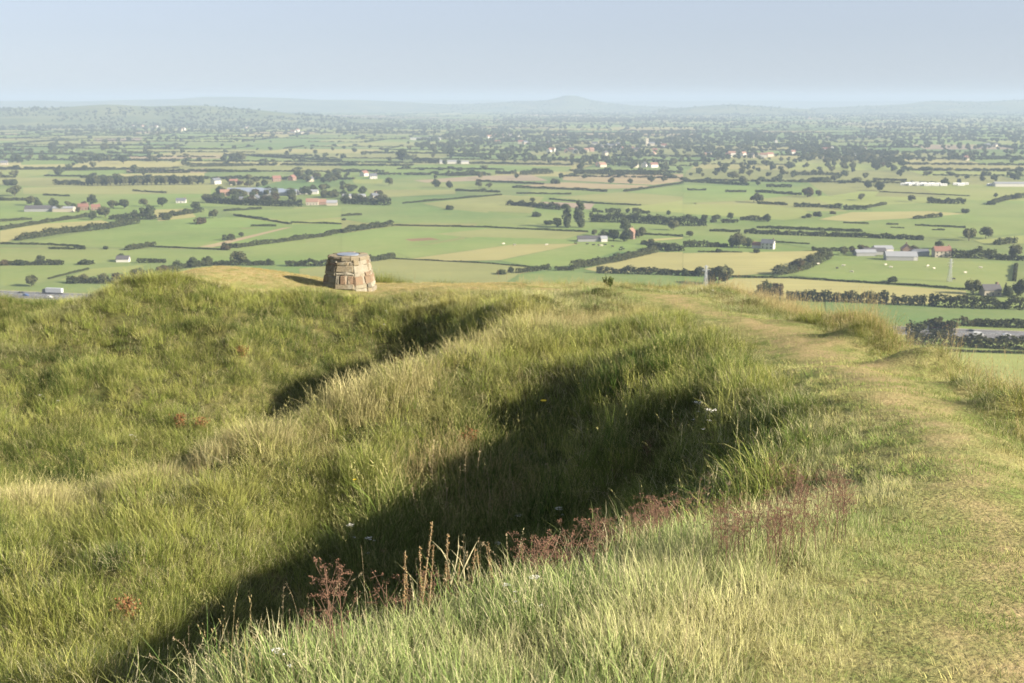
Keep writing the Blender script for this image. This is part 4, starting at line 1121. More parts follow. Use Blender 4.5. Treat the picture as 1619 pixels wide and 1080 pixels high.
hillrange('far_hill', 'cone shaped hill with a tiny tower at the middle of the horizon', 12500, 1100, [(640, 171), (700, 166), (760, 163.5), (800, 161.5), (850, 159.5), (868, 157.5), (884, 153), (896, 149.5), (908, 149.5), (922, 153), (936, 157.5), (950, 160.5), (970, 163.5), (1010, 167), (1060, 170), (1110, 171)], (0.09, 0.12, 0.055), 900, 110, (9, 15))
hillrange('far_hill', 'small dark rise to the right of the cone shaped hill', 9800, 700, [(1040, 174), (1080, 171), (1120, 168), (1160, 166.5), (1200, 168), (1240, 171), (1290, 174)], (0.085, 0.11, 0.05), 500, 130, (9, 14))
hillrange('far_hill', 'wooded blue ridge rising at the right end of the horizon', 11500, 1500, [(1280, 171), (1380, 166), (1450, 162), (1500, 160), (1560, 158.5), (1619, 158), (1750, 158), (2100, 168)], (0.085, 0.115, 0.05), 900, 150, (9, 15))
hillrange('far_hill', 'faintest pale upland along the whole horizon', 19500, 2000, [(-500, 160), (100, 159), (500, 160.5), (760, 158.5), (1000, 160), (1200, 159), (1400, 160), (1700, 158.5), (2200, 160)], (0.09, 0.12, 0.055), 0, 170)

allp = np.concatenate([fp, np.array(FT), hx[:, :3]]); alls = np.concatenate([fs, np.array(FTS), hx[:, 3]])
n = len(allp)
wide = np.concatenate([np.ones(len(fp) + len(FT)), np.full(len(hx), 1.9)])
o = scatter('distant_woodland', PC_FART, allp, np.c_[np.zeros(n), np.zeros(n), r.rand(n) * 6.28], np.c_[alls * wide, alls * wide, alls], r.randint(0, 4, n), np.ones((n, 3)))
tag(o, 'far off woods, hedgerows and scattered trees merging over the plain', 'woodland', kind='stuff')

# ------------------------------------------------------------------ buildings
HOUSES = []
def house(p, w_, d_, h_, rz, wall, roof, name='farmhouse', windows=True, chimney=True, pitch=.42, label=None, group=None, door=True, ext=None):
    e = empty(name, (p[0], p[1], 0), rz)
    rh = d_ * pitch
    mb = MB(); mb.prism([(-d_ / 2, 0), (d_ / 2, 0), (d_ / 2, h_), (0, h_ + rh), (-d_ / 2, h_)], 0, 1)
    mb.v = [(y * w_ - w_ / 2, x, z) for x, y, z in mb.v]; mb.f = [tuple(reversed(f)) for f in mb.f]
    mb.build('wall', M[wall], e)
    mb = MB(); ov, th = .35, .22
    for s in (-1, 1):
        a, b = (s * (d_ / 2 + ov), h_ - ov * 2 * pitch + .05), (0, h_ + rh + .05)
        mb.add([(-w_ / 2 - ov, a[0], a[1]), (w_ / 2 + ov, a[0], a[1]), (w_ / 2 + ov, b[0], b[1]), (-w_ / 2 - ov, b[0], b[1]),
                (-w_ / 2 - ov, a[0], a[1] + th), (w_ / 2 + ov, a[0], a[1] + th), (w_ / 2 + ov, b[0], b[1] + th), (-w_ / 2 - ov, b[0], b[1] + th)],
               [(0, 1, 2, 3), (7, 6, 5, 4), (0, 4, 5, 1), (1, 5, 6, 2), (2, 6, 7, 3), (3, 7, 4, 0)])
    ro = mb.build('roof', M[roof], e)
    if chimney:
        mb = MB(); mb.box(w_ * .36, -.45, h_ + rh * .6, w_ * .36 + .9, .45, h_ + rh + 1.3); mb.box(w_ * .36 - .06, -.51, h_ + rh + 1.3, w_ * .36 + .96, .51, h_ + rh + 1.45)
        mb.build('chimney', M['brick_wall'], e)
    if windows:
        for fl in range(max(1, int(h_ // 2.5))):
            for i in range(max(2, int(w_ // 3.2))):
                x = -w_ / 2 + (i + .5) * w_ / max(2, int(w_ // 3.2))
                for s in (-1, 1):
                    if fl == 0 and i == 1 and s == -1 and door: continue
                    mb = MB(); y = s * (d_ / 2 + .02); mb.box(x - .55, min(y, y + s * .05), 1.0 + fl * 2.5, x + .55, max(y, y + s * .05), 2.2 + fl * 2.5)
                    mb.build('window', M['glass'], e)
        if door:
            x = -w_ / 2 + 1.5 * w_ / max(2, int(w_ // 3.2)); mb = MB(); mb.box(x - .5, -d_ / 2 - .07, 0, x + .5, -d_ / 2 - .02, 2.1); mb.build('door', M['dark_roof'], e)
    if label: tag(e, label, 'house' if 'house' in name or 'cottage' in name else 'barn', group)
    HOUSES.append(e)
    return e

def hp(Z, x, y): return gnd(*Z((x, y)))
house(hp(ZC, 402, 790), 11, 7.5, 5.2, -.45, 'white_wall', 'slate_roof', 'farmhouse', label='white farmhouse with grey roof beside the dark tree clump')
house(hp(ZC, 350, 786), 9, 6, 2.8, -.2, 'white_wall', 'red_roof', 'cottage', windows=False, label='low white outbuilding with red roof left of the white farmhouse')
house(hp(ZC, 1225, 828), 14, 8, 5.4, .03, 'cream_wall', 'red_roof', 'farmhouse', label='cream farmhouse with red tiled roof right of the long grey barn')
e = house(hp(ZC, 1030, 842), 25, 10, 3.4, -.08, 'grey_wall', 'sheet_roof', 'barn', windows=False, chimney=False, pitch=.34, label='long grey roofed barn with white end at the field edge')
mb = MB(); mb.prism([(-5.0, 0), (5.0, 0), (5.0, 3.1), (0, 6.6), (-5.0, 3.1)], 12.9, 13.0); mb.v = [(y, x, z) for x, y, z in mb.v]; mb.build('end_wall', M['white_wall'], e)
mb = MB(); mb.box(9.4, -5.08, 0, 12.6, -5.01, 3.0); mb.build('door', M['white_wall'], e)
house(hp(ZC, 1060, 818), 11, 9, 5, 1.4, 'brick_wall', 'orange_roof', 'farmhouse', label='orange roofed house behind the long grey barn')
house(hp(ZC, 862, 822), 17, 8, 3, .05, 'grey_wall', 'sheet_roof', 'barn', windows=False, chimney=False, pitch=.25, label='pale grey shed at the left end of the barn yard')
house(hp(ZC, 945, 806), 16, 9, 3.4, .1, 'white_wall', 'sheet_roof', 'barn', windows=False, chimney=False, pitch=.25, label='white fronted shed behind the long grey barn')
house(hp(ZC, 905, 816), 18, 9, 3.2, .0, 'grey_wall', 'dark_roof', 'barn', windows=False, chimney=False, pitch=.25, label='dark roofed shed in the middle of the barn yard')
house(hp(ZC, 1120, 822), 14, 8, 3.0, .0, 'grey_wall', 'slate_roof', 'barn', windows=False, chimney=False, pitch=.3, label='slate roofed shed between the long barn and the cream farmhouse')
house(hp(ZB, 1372, 742), 11, 8, 6.5, 1.2, 'brick_wall', 'orange_roof', 'farmhouse', label='orange brick farmhouse half hidden by dark trees')
house(hp(ZB, 1185, 754), 26, 9, 2.8, .03, 'grey_wall', 'dark_roof', 'barn', windows=False, chimney=False, pitch=.25, label='long dark roofed cattle shed left of the brick farmhouse')
house(hp(ZB, 1243, 756), 6, 5, 3.0, .2, 'white_wall', 'sheet_roof', 'barn', windows=False, chimney=False, label='small white lean-to at the end of the dark cattle shed')
house(hp(ZA, 585, 852), 10, 6, 2.6, .05, 'white_wall', 'dark_roof', 'barn', windows=False, chimney=False, pitch=.4, label='small dark roofed field barn with white front on the left')
house(hp(ZA, 1215, 567), 11, 9, 5.2, 1.45, 'white_wall', 'slate_roof', 'farmhouse', label='white gabled farmhouse in front of the blue sheds')
house(hp(ZA, 1145, 560), 5, 5, 2.6, .2, 'white_wall', 'slate_roof', 'cottage', windows=False, chimney=False, label='tiny white outhouse left of the white gabled farmhouse')
house(hp(ZA, 1068, 540), 13, 8, 5.5, .3, 'brick_wall', 'orange_roof', 'farmhouse', label='orange roofed house among trees left of the blue sheds')
for (x, y, w_, lab) in [(1165, 528, 48, 'left'), (1250, 532, 55, 'middle'), (1330, 536, 45, 'right')]:
    house(hp(ZA, x, y), w_, 22, 4.5, .05, 'grey_wall', 'blue_roof', 'barn', windows=False, chimney=False, pitch=.16, label='wide blue grey roofed shed, the %s one of the row of three' % {'left': 'western', 'middle': 'central', 'right': 'eastern'}[lab])
house(hp(ZA, 1420, 530), 52, 12, 3.5, .05, 'white_wall', 'sheet_roof', 'barn', windows=False, chimney=False, pitch=.2, label='long white shed right of the three blue grey sheds')
house(hp(ZA, 1482, 582), 15, 9, 4.2, .05, 'cream_wall', 'orange_roof', 'cottage', chimney=False, label='long cream cottage with orange roof at the meadow edge')
house(hp(ZA, 1525, 580), 12, 8, 3.4, .1, 'brick_wall', 'orange_roof', 'barn', windows=False, chimney=False, label='orange roofed barn between the cream cottage and the pale shed')
house(hp(ZA, 1575, 584), 13, 7, 3.4, .05, 'cream_wall', 'sheet_roof', 'barn', windows=False, chimney=False, label='pale low shed right of the orange roofed barn')
house(hp(ZA, 1025, 483), 14, 9, 5.5, 1.0, 'white_wall', 'slate_roof', 'farmhouse', label='bright white farmhouse at the end of the planted tree row')
house(hp(ZA, 1108, 486), 13, 9, 4.5, .5, 'cream_wall', 'red_roof', 'cottage', label='cream cottage with pinkish roof right of the bright white farmhouse')
house(hp(ZA, 1312, 470), 13, 9, 5, .4, 'brick_wall', 'red_roof', 'cottage', label='red roofed house, left of two in the hamlet beyond the blue sheds')
house(hp(ZA, 1386, 466), 13, 9, 5, 1.3, 'brick_wall', 'red_roof', 'cottage', label='red roofed house, right of two in the hamlet beyond the blue sheds')
house(hp(ZA, 1470, 472), 10, 8, 5, .8, 'cream_wall', 'slate_roof', 'cottage', label='pale house under the tall trees of the hamlet')
house(hp(ZA, 860, 572), 12, 7, 3, .1, 'white_wall', 'slate_roof', 'cottage', label='low white cottage among dark trees left of the blue sheds')
house(hp(ZA, 190, 612), 32, 13, 3.6, .05, 'grey_wall', 'dark_roof', 'barn', windows=False, chimney=False, pitch=.25, label='long dark roofed barn of the left hand farm')
house(hp(ZA, 305, 614), 24, 10, 4.2, .02, 'cream_wall', 'sheet_roof', 'barn', windows=False, chimney=False, pitch=.2, label='cream walled barn in the middle of the left hand farm')
house(hp(ZA, 395, 606), 12, 8, 4.2, .1, 'brick_wall', 'red_roof', 'farmhouse', label='pinkish brick farmhouse of the left hand farm')
house(hp(ZA, 455, 606), 10, 7, 3.8, .2, 'brick_wall', 'red_roof', 'cottage', label='red roofed cottage at the right end of the left hand farm')
house(hp(ZA, 20, 393), 14, 9, 5, .3, 'cream_wall', 'slate_roof', 'cottage', label='lone cream house near the left edge of the plain')
house(hp(ZB, 60, 552), 30, 10, 4, .05, 'white_wall', 'sheet_roof', 'barn', windows=False, chimney=False, pitch=.2, label='white shed above the hedge end right of the hamlet')
house(hp(ZB, 155, 554), 9, 8, 4.5, .8, 'cream_wall', 'slate_roof', 'cottage', label='small cream cottage right of the white shed')
house(hp(ZB, 150, 458), 12, 9, 5, .3, 'white_wall', 'slate_roof', 'cottage', label='small white cottage beside the bright green paddock')
house(hp(ZB, 108, 446), 14, 9, 5.5, 1.1, 'white_wall', 'red_roof', 'cottage', label='white gabled house with reddish roof left of the bright green paddock')
house(hp(ZB, 515, 386), 42, 12, 4.5, .03, 'white_wall', 'sheet_roof', 'barn', windows=False, chimney=False, pitch=.2, label='long white shed in the flat fields before the village')
house(hp(ZB, 585, 387), 16, 9, 4.5, .1, 'white_wall', 'sheet_roof', 'barn', windows=False, chimney=False, pitch=.2, label='short white shed right of the long white one')
house(hp(ZC, 1570, 494), 62, 14, 4.5, -.02, 'white_wall', 'sheet_roof', 'barn', windows=False, chimney=False, pitch=.15, label='long white shed at the far right beyond the caravans')
house(hp(ZC, 1455, 1010), 12, 8, 4.0, .1, 'stone_wall', 'dark_roof', 'cottage', label='dark roofed cottage between conifers and the pale round tree')

# village houses: too far to show windows
VG = 'houses of the far village'
vh = [(700, 262), (730, 258), (765, 258), (800, 256), (835, 256), (850, 290), (870, 292), (980, 290), (985, 330), (1000, 326), (1065, 330), (1090, 328), (1110, 335), (1160, 328), (1185, 326), (1200, 298), (1230, 312), (1262, 304), (1275, 310), (1290, 306), (1312, 300), (1330, 322), (1380, 322), (1400, 328), (1485, 330), (1530, 306), (1500, 294), (1390, 402), (1215, 395), (1235, 400), (1435, 400), (1480, 402), (740, 290), (1480, 345), (1250, 345)]
CW = ['white_wall', 'white_wall', 'cream_wall', 'cream_wall', 'brick_wall']; CR = ['slate_roof', 'red_roof', 'red_roof', 'orange_roof', 'dark_roof']
def far_house(p, w_, d_, h_, rz, wall, roof, label, group):
    e = house(p, w_, d_, h_, rz, wall, roof, 'village_house', False, False, .45, label, group); return e
for i, (x, y) in enumerate(vh):
    p = gnd(*ZB((x, y + 3))); wl, rf = R.choice(CW), R.choice(CR)
    far_house(p, R.uniform(11, 19), R.uniform(8, 10), R.uniform(5, 7), R.uniform(-.6, 1.6), wl, rf, 'far village house with %s walls and %s roof among trees round the church' % (wl[:-5], rf[:-5].replace('sheet', 'grey')), VG)
for i, (x, y) in enumerate([(100, 352), (120, 350), (215, 352), (230, 345), (285, 348), (320, 356), (345, 352), (380, 354), (410, 350), (440, 284), (520, 340), (680, 326), (706, 316), (805, 354), (862, 322), (1040, 306), (1340, 368), (1480, 304), (1440, 306), (270, 150), (600, 170), (1400, 135), (1460, 135)]):
    p = gnd(*ZC((x, y + 3))); wl, rf = R.choice(CW[:4]), R.choice(CR)
    far_house(p, R.uniform(11, 20), R.uniform(8, 10), R.uniform(5, 7), R.uniform(-.6, 1.6), wl, rf, 'far house with %s walls and %s roof in the wooded belt right of the church' % (wl[:-5], rf[:-5]), 'houses of the wooded belt')
for i, (x, y) in enumerate([(630, 210), (680, 212), (715, 213), (740, 214), (870, 225), (855, 230), (1090, 216), (1170, 216), (1390, 238), (1430, 244), (1410, 232), (345, 172), (360, 168), (380, 165), (1110, 158), (1190, 155), (1240, 160), (225, 196)]):
    p = gnd(*ZA((x, y + 3))); wl, rf = R.choice(CW[:4]), R.choice(CR)
    zz = 0
    far_house(p, R.uniform(14, 26), R.uniform(9, 11), R.uniform(5, 8), R.uniform(-.6, 1.6), wl, rf, 'far house with %s walls and %s roof below the wooded hill' % (wl[:-5], rf[:-5]), 'houses below the wooded hill')
house(gnd(*ZB((425, 274))), 62, 16, 6, .0, 'white_wall', 'sheet_roof', 'barn', windows=False, chimney=False, pitch=.12, label='long white shed at the left end of the village belt', group=None)
house(gnd(*ZB((352, 274))), 34, 14, 6, .0, 'white_wall', 'sheet_roof', 'barn', windows=False, chimney=False, pitch=.12, label='shorter white shed at the left end of the village belt', group=None)

# the church: pale square tower, nave with slate roof
p = gnd(*ZB((1448, 302)))
e = tag(empty('church', p, .2), 'church with tall pale square tower standing above the village trees', 'church')
mb = MB(); mb.box(-3.4, -3.4, 0, 3.4, 3.4, 19); mb.box(-3.6, -3.6, 19, 3.6, 3.6, 19.6)
for a in (-3.2, -1.1, 1.1, 3.2):
    for b in (-3.2, 3.2): mb.box(a - .5, b - .4, 19.6, a + .5, b + .4, 20.8)
for a in (-3.1, 3.1):
    for b in (-3.1, 3.1): mb.box(a - .4, b - .4, 20.8, a + .4, b + .4, 22.5)
mb.build('tower', mat_plain('church_stone', (0.58, 0.52, 0.42), .9, .1, .4), e)
mb = MB(); mb.box(3.4, -4, 0, 22, 4, 7); mb.build('nave', M['stone_wall'], e)
mb = MB(); mb.prism([(-4.4, 7), (4.4, 7), (0, 11)], 3.4, 22.4); mb.v = [(y, x, z) for x, y, z in mb.v]; mb.build('roof', M['slate_roof'], e)
for s in (-1, 1):
    mb = MB(); mb.box(-.7, s * 3.42 if s > 0 else -3.5, 13.5, .7, 3.5 if s > 0 else -3.42, 16.5); mb.build('belfry_window', M['glass'], e)
# tiny tower on the cone hill
p = at(902, 153, 12500)
e = tag(empty('hill_tower', (p.x, p.y, p.z - 7), 0.2), 'tiny lone tower on top of the cone shaped hill', 'tower')
mb = MB(); mb.box(-4.5, -4.5, 0, 4.5, 4.5, 20); mb.build('shaft', M['stone_wall'], e)
mb = MB(); mb.box(-5, -5, 20, 5, 5, 21.5)
for a in (-4, 4):
    for b in (-4, 4): mb.box(a - .8, b - .8, 21.5, a + .8, b + .8, 23.5)
mb.build('parapet', M['stone_wall'], e)

# caravans: two rows of white static caravans
cv = None; CG = 'white caravans in the far right park'
def make_caravan():
    e = empty('static_caravan')
    mb = MB(); mb.prism([(-1.8, .5), (1.8, .5), (1.8, 2.9), (0, 3.5), (-1.8, 2.9)], -5.5, 5.5); mb.v = [(y, x, z) for x, y, z in mb.v]; mb.f = [tuple(reversed(f)) for f in mb.f]; mb.build('shell', M['white_paint'], e)
    for i in (-3.6, -.6, 2.4):
        mb = MB(); mb.box(i, -1.86, 1.5, i + 1.6, -1.81, 2.4); mb.build('window', M['glass'], e)
    for s in (-3, 3):
        mb = MB(); mb.bar((s, -1.4, .35), (s, 1.4, .35), .35, 8); mb.build('axle', M['tyre'], e)
    return e
def copy_tree(o, parent=None):
    c = o.copy(); COL.objects.link(c)
    if parent is not None: c.parent = parent
    for ch in list(o.children): copy_tree(ch, c)
    return c
cv = make_caravan(); first = True
for i, (x, y) in enumerate([(1048, 490), (1066, 486), (1084, 491), (1103, 485), (1122, 492), (1140, 487), (1158, 493), (1176, 488), (1195, 493), (1214, 488), (1234, 493), (1296, 489), (1316, 492), (1336, 488), (1458, 492)]):
    e = cv if first else copy_tree(cv); first = False
    e.location = gnd(*ZC((x, y))); e.rotation_euler = (0, 0, R.uniform(-.25, .25)); e.scale = (.95, 1.1, 1.15)
    tag(e, 'white static caravan parked in the row of white caravans right of the big wood' if i < 14 else 'lone white static caravan right of the caravan row', 'caravan', CG if i < 14 else None)

# ------------------------------------------------------------------ motorway across the foot of the knoll
RA, RB = gnd(-250, 456.0), gnd(1900, 543.5)
rd_ = (RB - RA).normalized(); rn_ = Vector((-rd_.y, rd_.x, 0)); RL = (RB - RA).length
def rpt(t, o, z): p = RA + rd_ * t + rn_ * o; return (p.x, p.y, z)
zr = 0.7
mb = MB(); mb.quad(rpt(-200, -12, zr), rpt(RL + 200, -12, zr), rpt(RL + 200, 12, zr), rpt(-200, 12, zr))
tag(mb.build('motorway', M['asphalt']), 'grey dual carriageway crossing the plain below the knoll', 'road', kind='structure')
mb = MB()
for o_ in (-11.6, -1.9, 1.9, 11.6):
    mb.quad(rpt(-200, o_ - .15, zr + .02), rpt(RL + 200, o_ - .15, zr + .02), rpt(RL + 200, o_ + .15, zr + .02), rpt(-200, o_ + .15, zr + .02))
for o_ in (-8.4, -5.1, 5.1, 8.4):
    t = -200
    while t < RL + 200:
        mb.quad(rpt(t, o_ - .1, zr + .02), rpt(t + 3, o_ - .1, zr + .02), rpt(t + 3, o_ + .1, zr + .02), rpt(t, o_ + .1, zr + .02)); t += 12
tag(mb.build('road_markings', M['white_paint']), 'white lane lines on the dual carriageway', 'road markings', kind='structure')
mb = MB(); mb.cur = FC['O']
for s in (-1, 1):
    mb.add([rpt(-200, s * 12, zr - .02), rpt(RL + 200, s * 12, zr - .02), rpt(RL + 200, s * 18, .1), rpt(-200, s * 18, .1)], [(0, 1, 2, 3) if s < 0 else (3, 2, 1, 0)])
tag(mb.build('verge', M['field']), 'grass verges sloping from the dual carriageway', 'verge', kind='structure')
e = tag(empty('crash_barrier', rpt(RL / 2, 0, zr)), 'steel crash barrier down the middle of the dual carriageway', 'barrier')
mb = MB(); L0 = RL / 2 + 150
a0 = math.atan2(rd_.y, rd_.x); e.rotation_euler = (0, 0, a0)
mb.box(-L0, -.2, .5, L0, -.12, .82); mb.box(-L0, .12, .5, L0, .2, .82); mb.build('rail', M['metal'], e)
mb = MB()
for i in range(int(L0 * 2 / 6.4)): x = -L0 + i * 6.4; mb.box(x - .06, -.06, 0, x + .06, .06, .62)
o = mb.build('posts', M['metal'], e); o['kind'] = 'stuff'

def vehicle(kind, col, t, off, flip, label):
    e = empty({'car': 'car', 'van': 'van', 'lorry': 'lorry'}[kind], rpt(t, off, zr + .01), a0 + (math.pi if flip else 0))
    def wheels(xs, wy, rr):
        for x in xs:
            for s in (-1, 1):
                mb = MB(); mb.bar((x, s * wy, rr), (x, s * (wy - .22), rr), rr, 12); w_ = mb.build('wheel', M['tyre'], e)
                mb = MB(); mb.bar((x, s * (wy + .01), rr), (x, s * (wy - .1), rr), rr * .55, 10); mb.build('hub', M['metal'], w_)
    if kind == 'car':
        mb = MB(); mb.prism([(-2.15, .3), (2.1, .3), (2.15, .75), (1.1, .92), (.45, 1.42), (-1.2, 1.45), (-1.95, 1.0), (-2.2, .9)], -.88, .88); mb.build('body', M[col], e)
        mb = MB(); mb.prism([(1.0, .95), (.42, 1.36), (-1.15, 1.39), (-1.75, 1.0)], -.895, .895); mb.build('window', M['glass'], e)
        wheels((-1.35, 1.35), .88, .32)
    elif kind == 'van':
        mb = MB(); mb.prism([(-2.7, .35), (2.6, .35), (2.7, 1.0), (2.0, 1.2), (1.5, 2.2), (-2.7, 2.3)], -1, 1); mb.build('body', M[col], e)
        mb = MB(); mb.prism([(1.98, 1.22), (1.52, 2.0), (.8, 2.0), (.8, 1.22)], -1.012, 1.012); mb.build('window', M['glass'], e)
        wheels((-1.7, 1.7), 1, .36)
    else:
        mb = MB(); mb.box(-8, -1.27, 1.1, 4.0, 1.27, 4.0); mb.build('trailer', M[col], e)
        mb = MB(); mb.prism([(4.4, .5), (6.6, .5), (6.65, 1.8), (6.3, 3.1), (4.6, 3.6), (4.4, 3.6)], -1.22, 1.22); mb.build('cab', M['car_dark' if col != 'car_red' else 'car_white'], e)
        mb = MB(); mb.prism([(6.68, 1.85), (6.36, 2.95), (6.30, 2.95), (6.60, 1.85)], -1.1, 1.1); mb.build('windscreen', M['glass'], e)
        mb = MB(); mb.box(-8, -.9, .75, 6.0, .9, 1.08); mb.build('chassis', M['tyre'], e)
        wheels((-6.5, -5.2, -3.9, 3.0, 5.5), 1.22, .5)
    tag(e, label, kind if kind != 'lorry' else 'lorry')
def t_of(u, v): return (gnd(u, v) - RA).dot(rd_)
for kind, col, u, v, off, lab in [('van', 'car_white', 1465, 532, 4, 'white van half hidden behind the roadside hedge on the right'), ('lorry', 'car_red', 1486, 531, 7.5, 'red lorry on the dual carriageway at the right'), ('car', 'car_dark', 1541, 535, 4, 'dark car on the dual carriageway below the bright meadow at the right'),
    ('van', 'car_white', 1548, 535, -7.8, 'white van nearer the hedge beside the dark car at the right'), ('car', 'car_white', 1597, 538, -4, 'white car at the right end of the dual carriageway'),
    ('lorry', 'car_silver', 8, 455, 7.5, 'grey lorry at the left edge on the dual carriageway'), ('van', 'car_white', 27, 455, 4, 'white van following the lorry on the left'), ('car', 'car_silver', 46, 456, -7.6, 'silver car below the round pale tree on the left'), ('car', 'car_dark', 66, 457, 4, 'dark car right of the round pale tree on the left'),
    ('car', 'car_blue', 88, 457, -4, 'blue car in the middle of the left stretch of road'), ('lorry', 'car_silver', 112, 458, 7.5, 'grey lorry nearing the grass bank on the left'), ('car', 'car_white', 128, 459, -7.6, 'white car about to pass behind the grass bank on the left')]:
    vehicle(kind, col, t_of(u, v), off, off > 0, lab)

# ------------------------------------------------------------------ pylons, livestock
def pylon(p, h, label, r0=.14):
    e = tag(empty('lattice_pylon', p, .4), label, 'pylon')
    mb = MB(); b, t = h * .085, h * .022
    lv = [i / 7 for i in range(8)]
    w_ = [b + (t - b) * (1 - (1 - q) ** 1.5) for q in lv]
    for i in range(7):
        z0, z1 = lv[i] * h, lv[i + 1] * h
        c0 = [(sx * w_[i], sy * w_[i], z0) for sx, sy in ((-1, -1), (1, -1), (1, 1), (-1, 1))]; c1 = [(sx * w_[i + 1], sy * w_[i + 1], z1) for sx, sy in ((-1, -1), (1, -1), (1, 1), (-1, 1))]
        for k in range(4):
            mb.bar(c0[k], c1[k], r0); mb.bar(c0[k], c1[(k + 1) % 4], r0 * .6); mb.bar(c0[(k + 1) % 4], c1[k], r0 * .6); mb.bar(c1[k], c1[(k + 1) % 4], r0 * .6)
    mb.build('tower_frame', M['metal'], e)
    for zz, ln in ((.82, .16), (.93, .12)):
        mb = MB()
        for s in (-1, 1):
            mb.bar((0, -t, zz * h), (s * ln * h, 0, zz * h + .3), r0 * .8); mb.bar((0, t, zz * h), (s * ln * h, 0, zz * h + .3), r0 * .8); mb.bar((0, 0, zz * h + h * .05), (s * ln * h, 0, zz * h + .3), r0 * .6)
        arm = mb.build('cross_arm', M['metal'], e)
        mb = MB()
        for s in (-1, 1): mb.bar((s * ln * h * .97, 0, zz * h + .2), (s * ln * h * .97, 0, zz * h - 1.0), .1, 6)
        mb.build('insulator', M['glass'], arm)
pylon(gnd(1115, 462), 18.5, 'grey lattice pylon standing before the big round tree')
pylon(gnd(1501, 446), 17.0, 'faint lattice pylon in the green field below the cream farmhouse', .09)

def cow_mesh(col, name):
    mb = MB()
    prof = [(-1.15, .9, .22, .30), (-.95, .95, .30, .42), (-.3, .92, .34, .46), (.4, .95, .33, .46), (.8, 1.0, .26, .40), (1.05, 1.15, .16, .25), (1.35, 1.28, .13, .17), (1.62, 1.15, .10, .12)]
    n = 8; vs = []; fs = []
    for i, (x, z, ry, rz_) in enumerate(prof):
        for k in range(n): a = 6.2832 * k / n; vs.append((x, math.cos(a) * ry, z + math.sin(a) * rz_))
        if i:
            for k in range(n): fs.append(((i - 1) * n + k, (i - 1) * n + (k + 1) % n, i * n + (k + 1) % n, i * n + k))
    fs.append(tuple(range(n - 1, -1, -1))); fs.append(tuple(range((len(prof) - 1) * n, len(prof) * n)))
    mb.add(vs, fs)
    for x, y, b in ((-.95, .2, -.06), (-.95, -.2, -.06), (.62, .2, .03), (.62, -.2, .03)):
        mb.bar((x, y, .8), (x + b, y, .42), .13, 6, .075); mb.bar((x + b, y, .42), (x, y, 0), .075, 6, .06)
    mb.bar((-1.15, 0, 1.1), (-1.28, 0, .45), .03, 5); mb.bar((1.3, .1, 1.38), (1.24, .26, 1.36), .04, 5); mb.bar((1.3, -.1, 1.38), (1.24, -.26, 1.36), .04, 5)
    return mb.mesh(name, col)
COWD = cow_mesh(mat_plain('cow_black', (.03, .026, .024), .8), 'cow'); COWW = cow_mesh(mat_plain('cow_pale', (.68, .62, .52), .8), 'cow')
for Z, lst, me, lab, grp in [(ZB, [(1110, 770), (1165, 773), (1195, 777), (1222, 779), (1250, 776), (1285, 784), (1327, 790), (1335, 797), (1322, 801)], COWD, 'small black cow grazing the meadow below the dark cattle shed', 'black cows below the cattle shed'),
                             (ZB, [(1232, 781), (820, 777), (972, 777), (768, 772)], COWW, 'small pale cow grazing the meadow left of the black cows', 'pale cows in the straw meadow'),
                             (ZC, [(640, 868), (760, 876), (985, 884), (960, 872), (1160, 878), (1268, 880), (1338, 910), (1410, 886), (800, 905), (1190, 890)], COWW, 'small pale cow grazing the green field below the barn yard', 'pale cows below the barn yard'),
                             (ZC, [(730, 888), (1282, 940)], COWD, 'small dark cow grazing the green field below the barn yard', 'dark cows below the barn yard')]:
    for x, y in lst:
        o = link(bpy.data.objects.new('cow', me)); g_ = gnd(*Z((x, y))); o.location = (g_.x, g_.y, 0.9 if Z is ZB else 0.9)
        o.location.z = .08 + .004 * NF[0]; o.rotation_euler = (0, 0, R.choice((0, 3.14)) + R.uniform(-.7, .7)); o.scale = (1.15,) * 3
        tag(o, lab, 'cow', grp)

# ------------------------------------------------------------------ labels for trees and hedges from what stands beside them
LM = [(gnd(*ZC((402, 790))), 'the white farmhouse'), (gnd(*ZC((1050, 842))), 'the long grey barn'), (gnd(*ZC((1225, 828))), 'the cream farmhouse'), (gnd(*ZB((1100, 690))), 'the two poplars'), (gnd(*ZB((1300, 755))), 'the dark cattle shed'),
      (gnd(*ZA((585, 852))), 'the small field barn'), (gnd(*ZA((1250, 560))), 'the blue sheds'), (gnd(*ZA((300, 612))), 'the left farm'), (gnd(*ZA((700, 487))), 'the planted tree row'), (gnd(1115, 462), 'the near pylon'), (gnd(1501, 446), 'the faint pylon'),
      (gnd(*ZC((1190, 490))), 'the white caravans'), (gnd(*ZB((1448, 302))), 'the church'), (gnd(*ZC((870, 380))), 'the big wood'), (gnd(*ZB((515, 386))), 'the long white shed'), (gnd(1540, 536), 'the right stretch of motorway'), (gnd(60, 457), 'the left stretch of motorway'), (gnd(*ZB((130, 455))), 'the bright green paddock'),
      (gnd(*ZB((380, 748))), 'the rust brown patch'), (gnd(*ZA((1180, 735))), 'the tan strip'), (gnd(*ZB((1100, 590))), 'the pinkish field')]
LUV = [(uv_of(p), nme) for p, nme in LM]
def where(p):
    u, v = uv_of(p)
    (lu, lv), nme = min(LUV, key=lambda q: math.hypot((q[0][0] - u), (q[0][1] - v) * 3))
    du, dv = u - lu, (v - lv) * 3
    if abs(du) < 12 and abs(dv) < 12: rel = 'beside'
    elif abs(du) > abs(dv): rel = 'left of' if du < 0 else 'right of'
    else: rel = 'beyond' if dv < 0 else 'below'
    return rel + ' ' + nme, u
ORD = ['first', 'second', 'third', 'fourth', 'fifth', 'sixth', 'seventh', 'eighth', 'ninth', 'tenth']
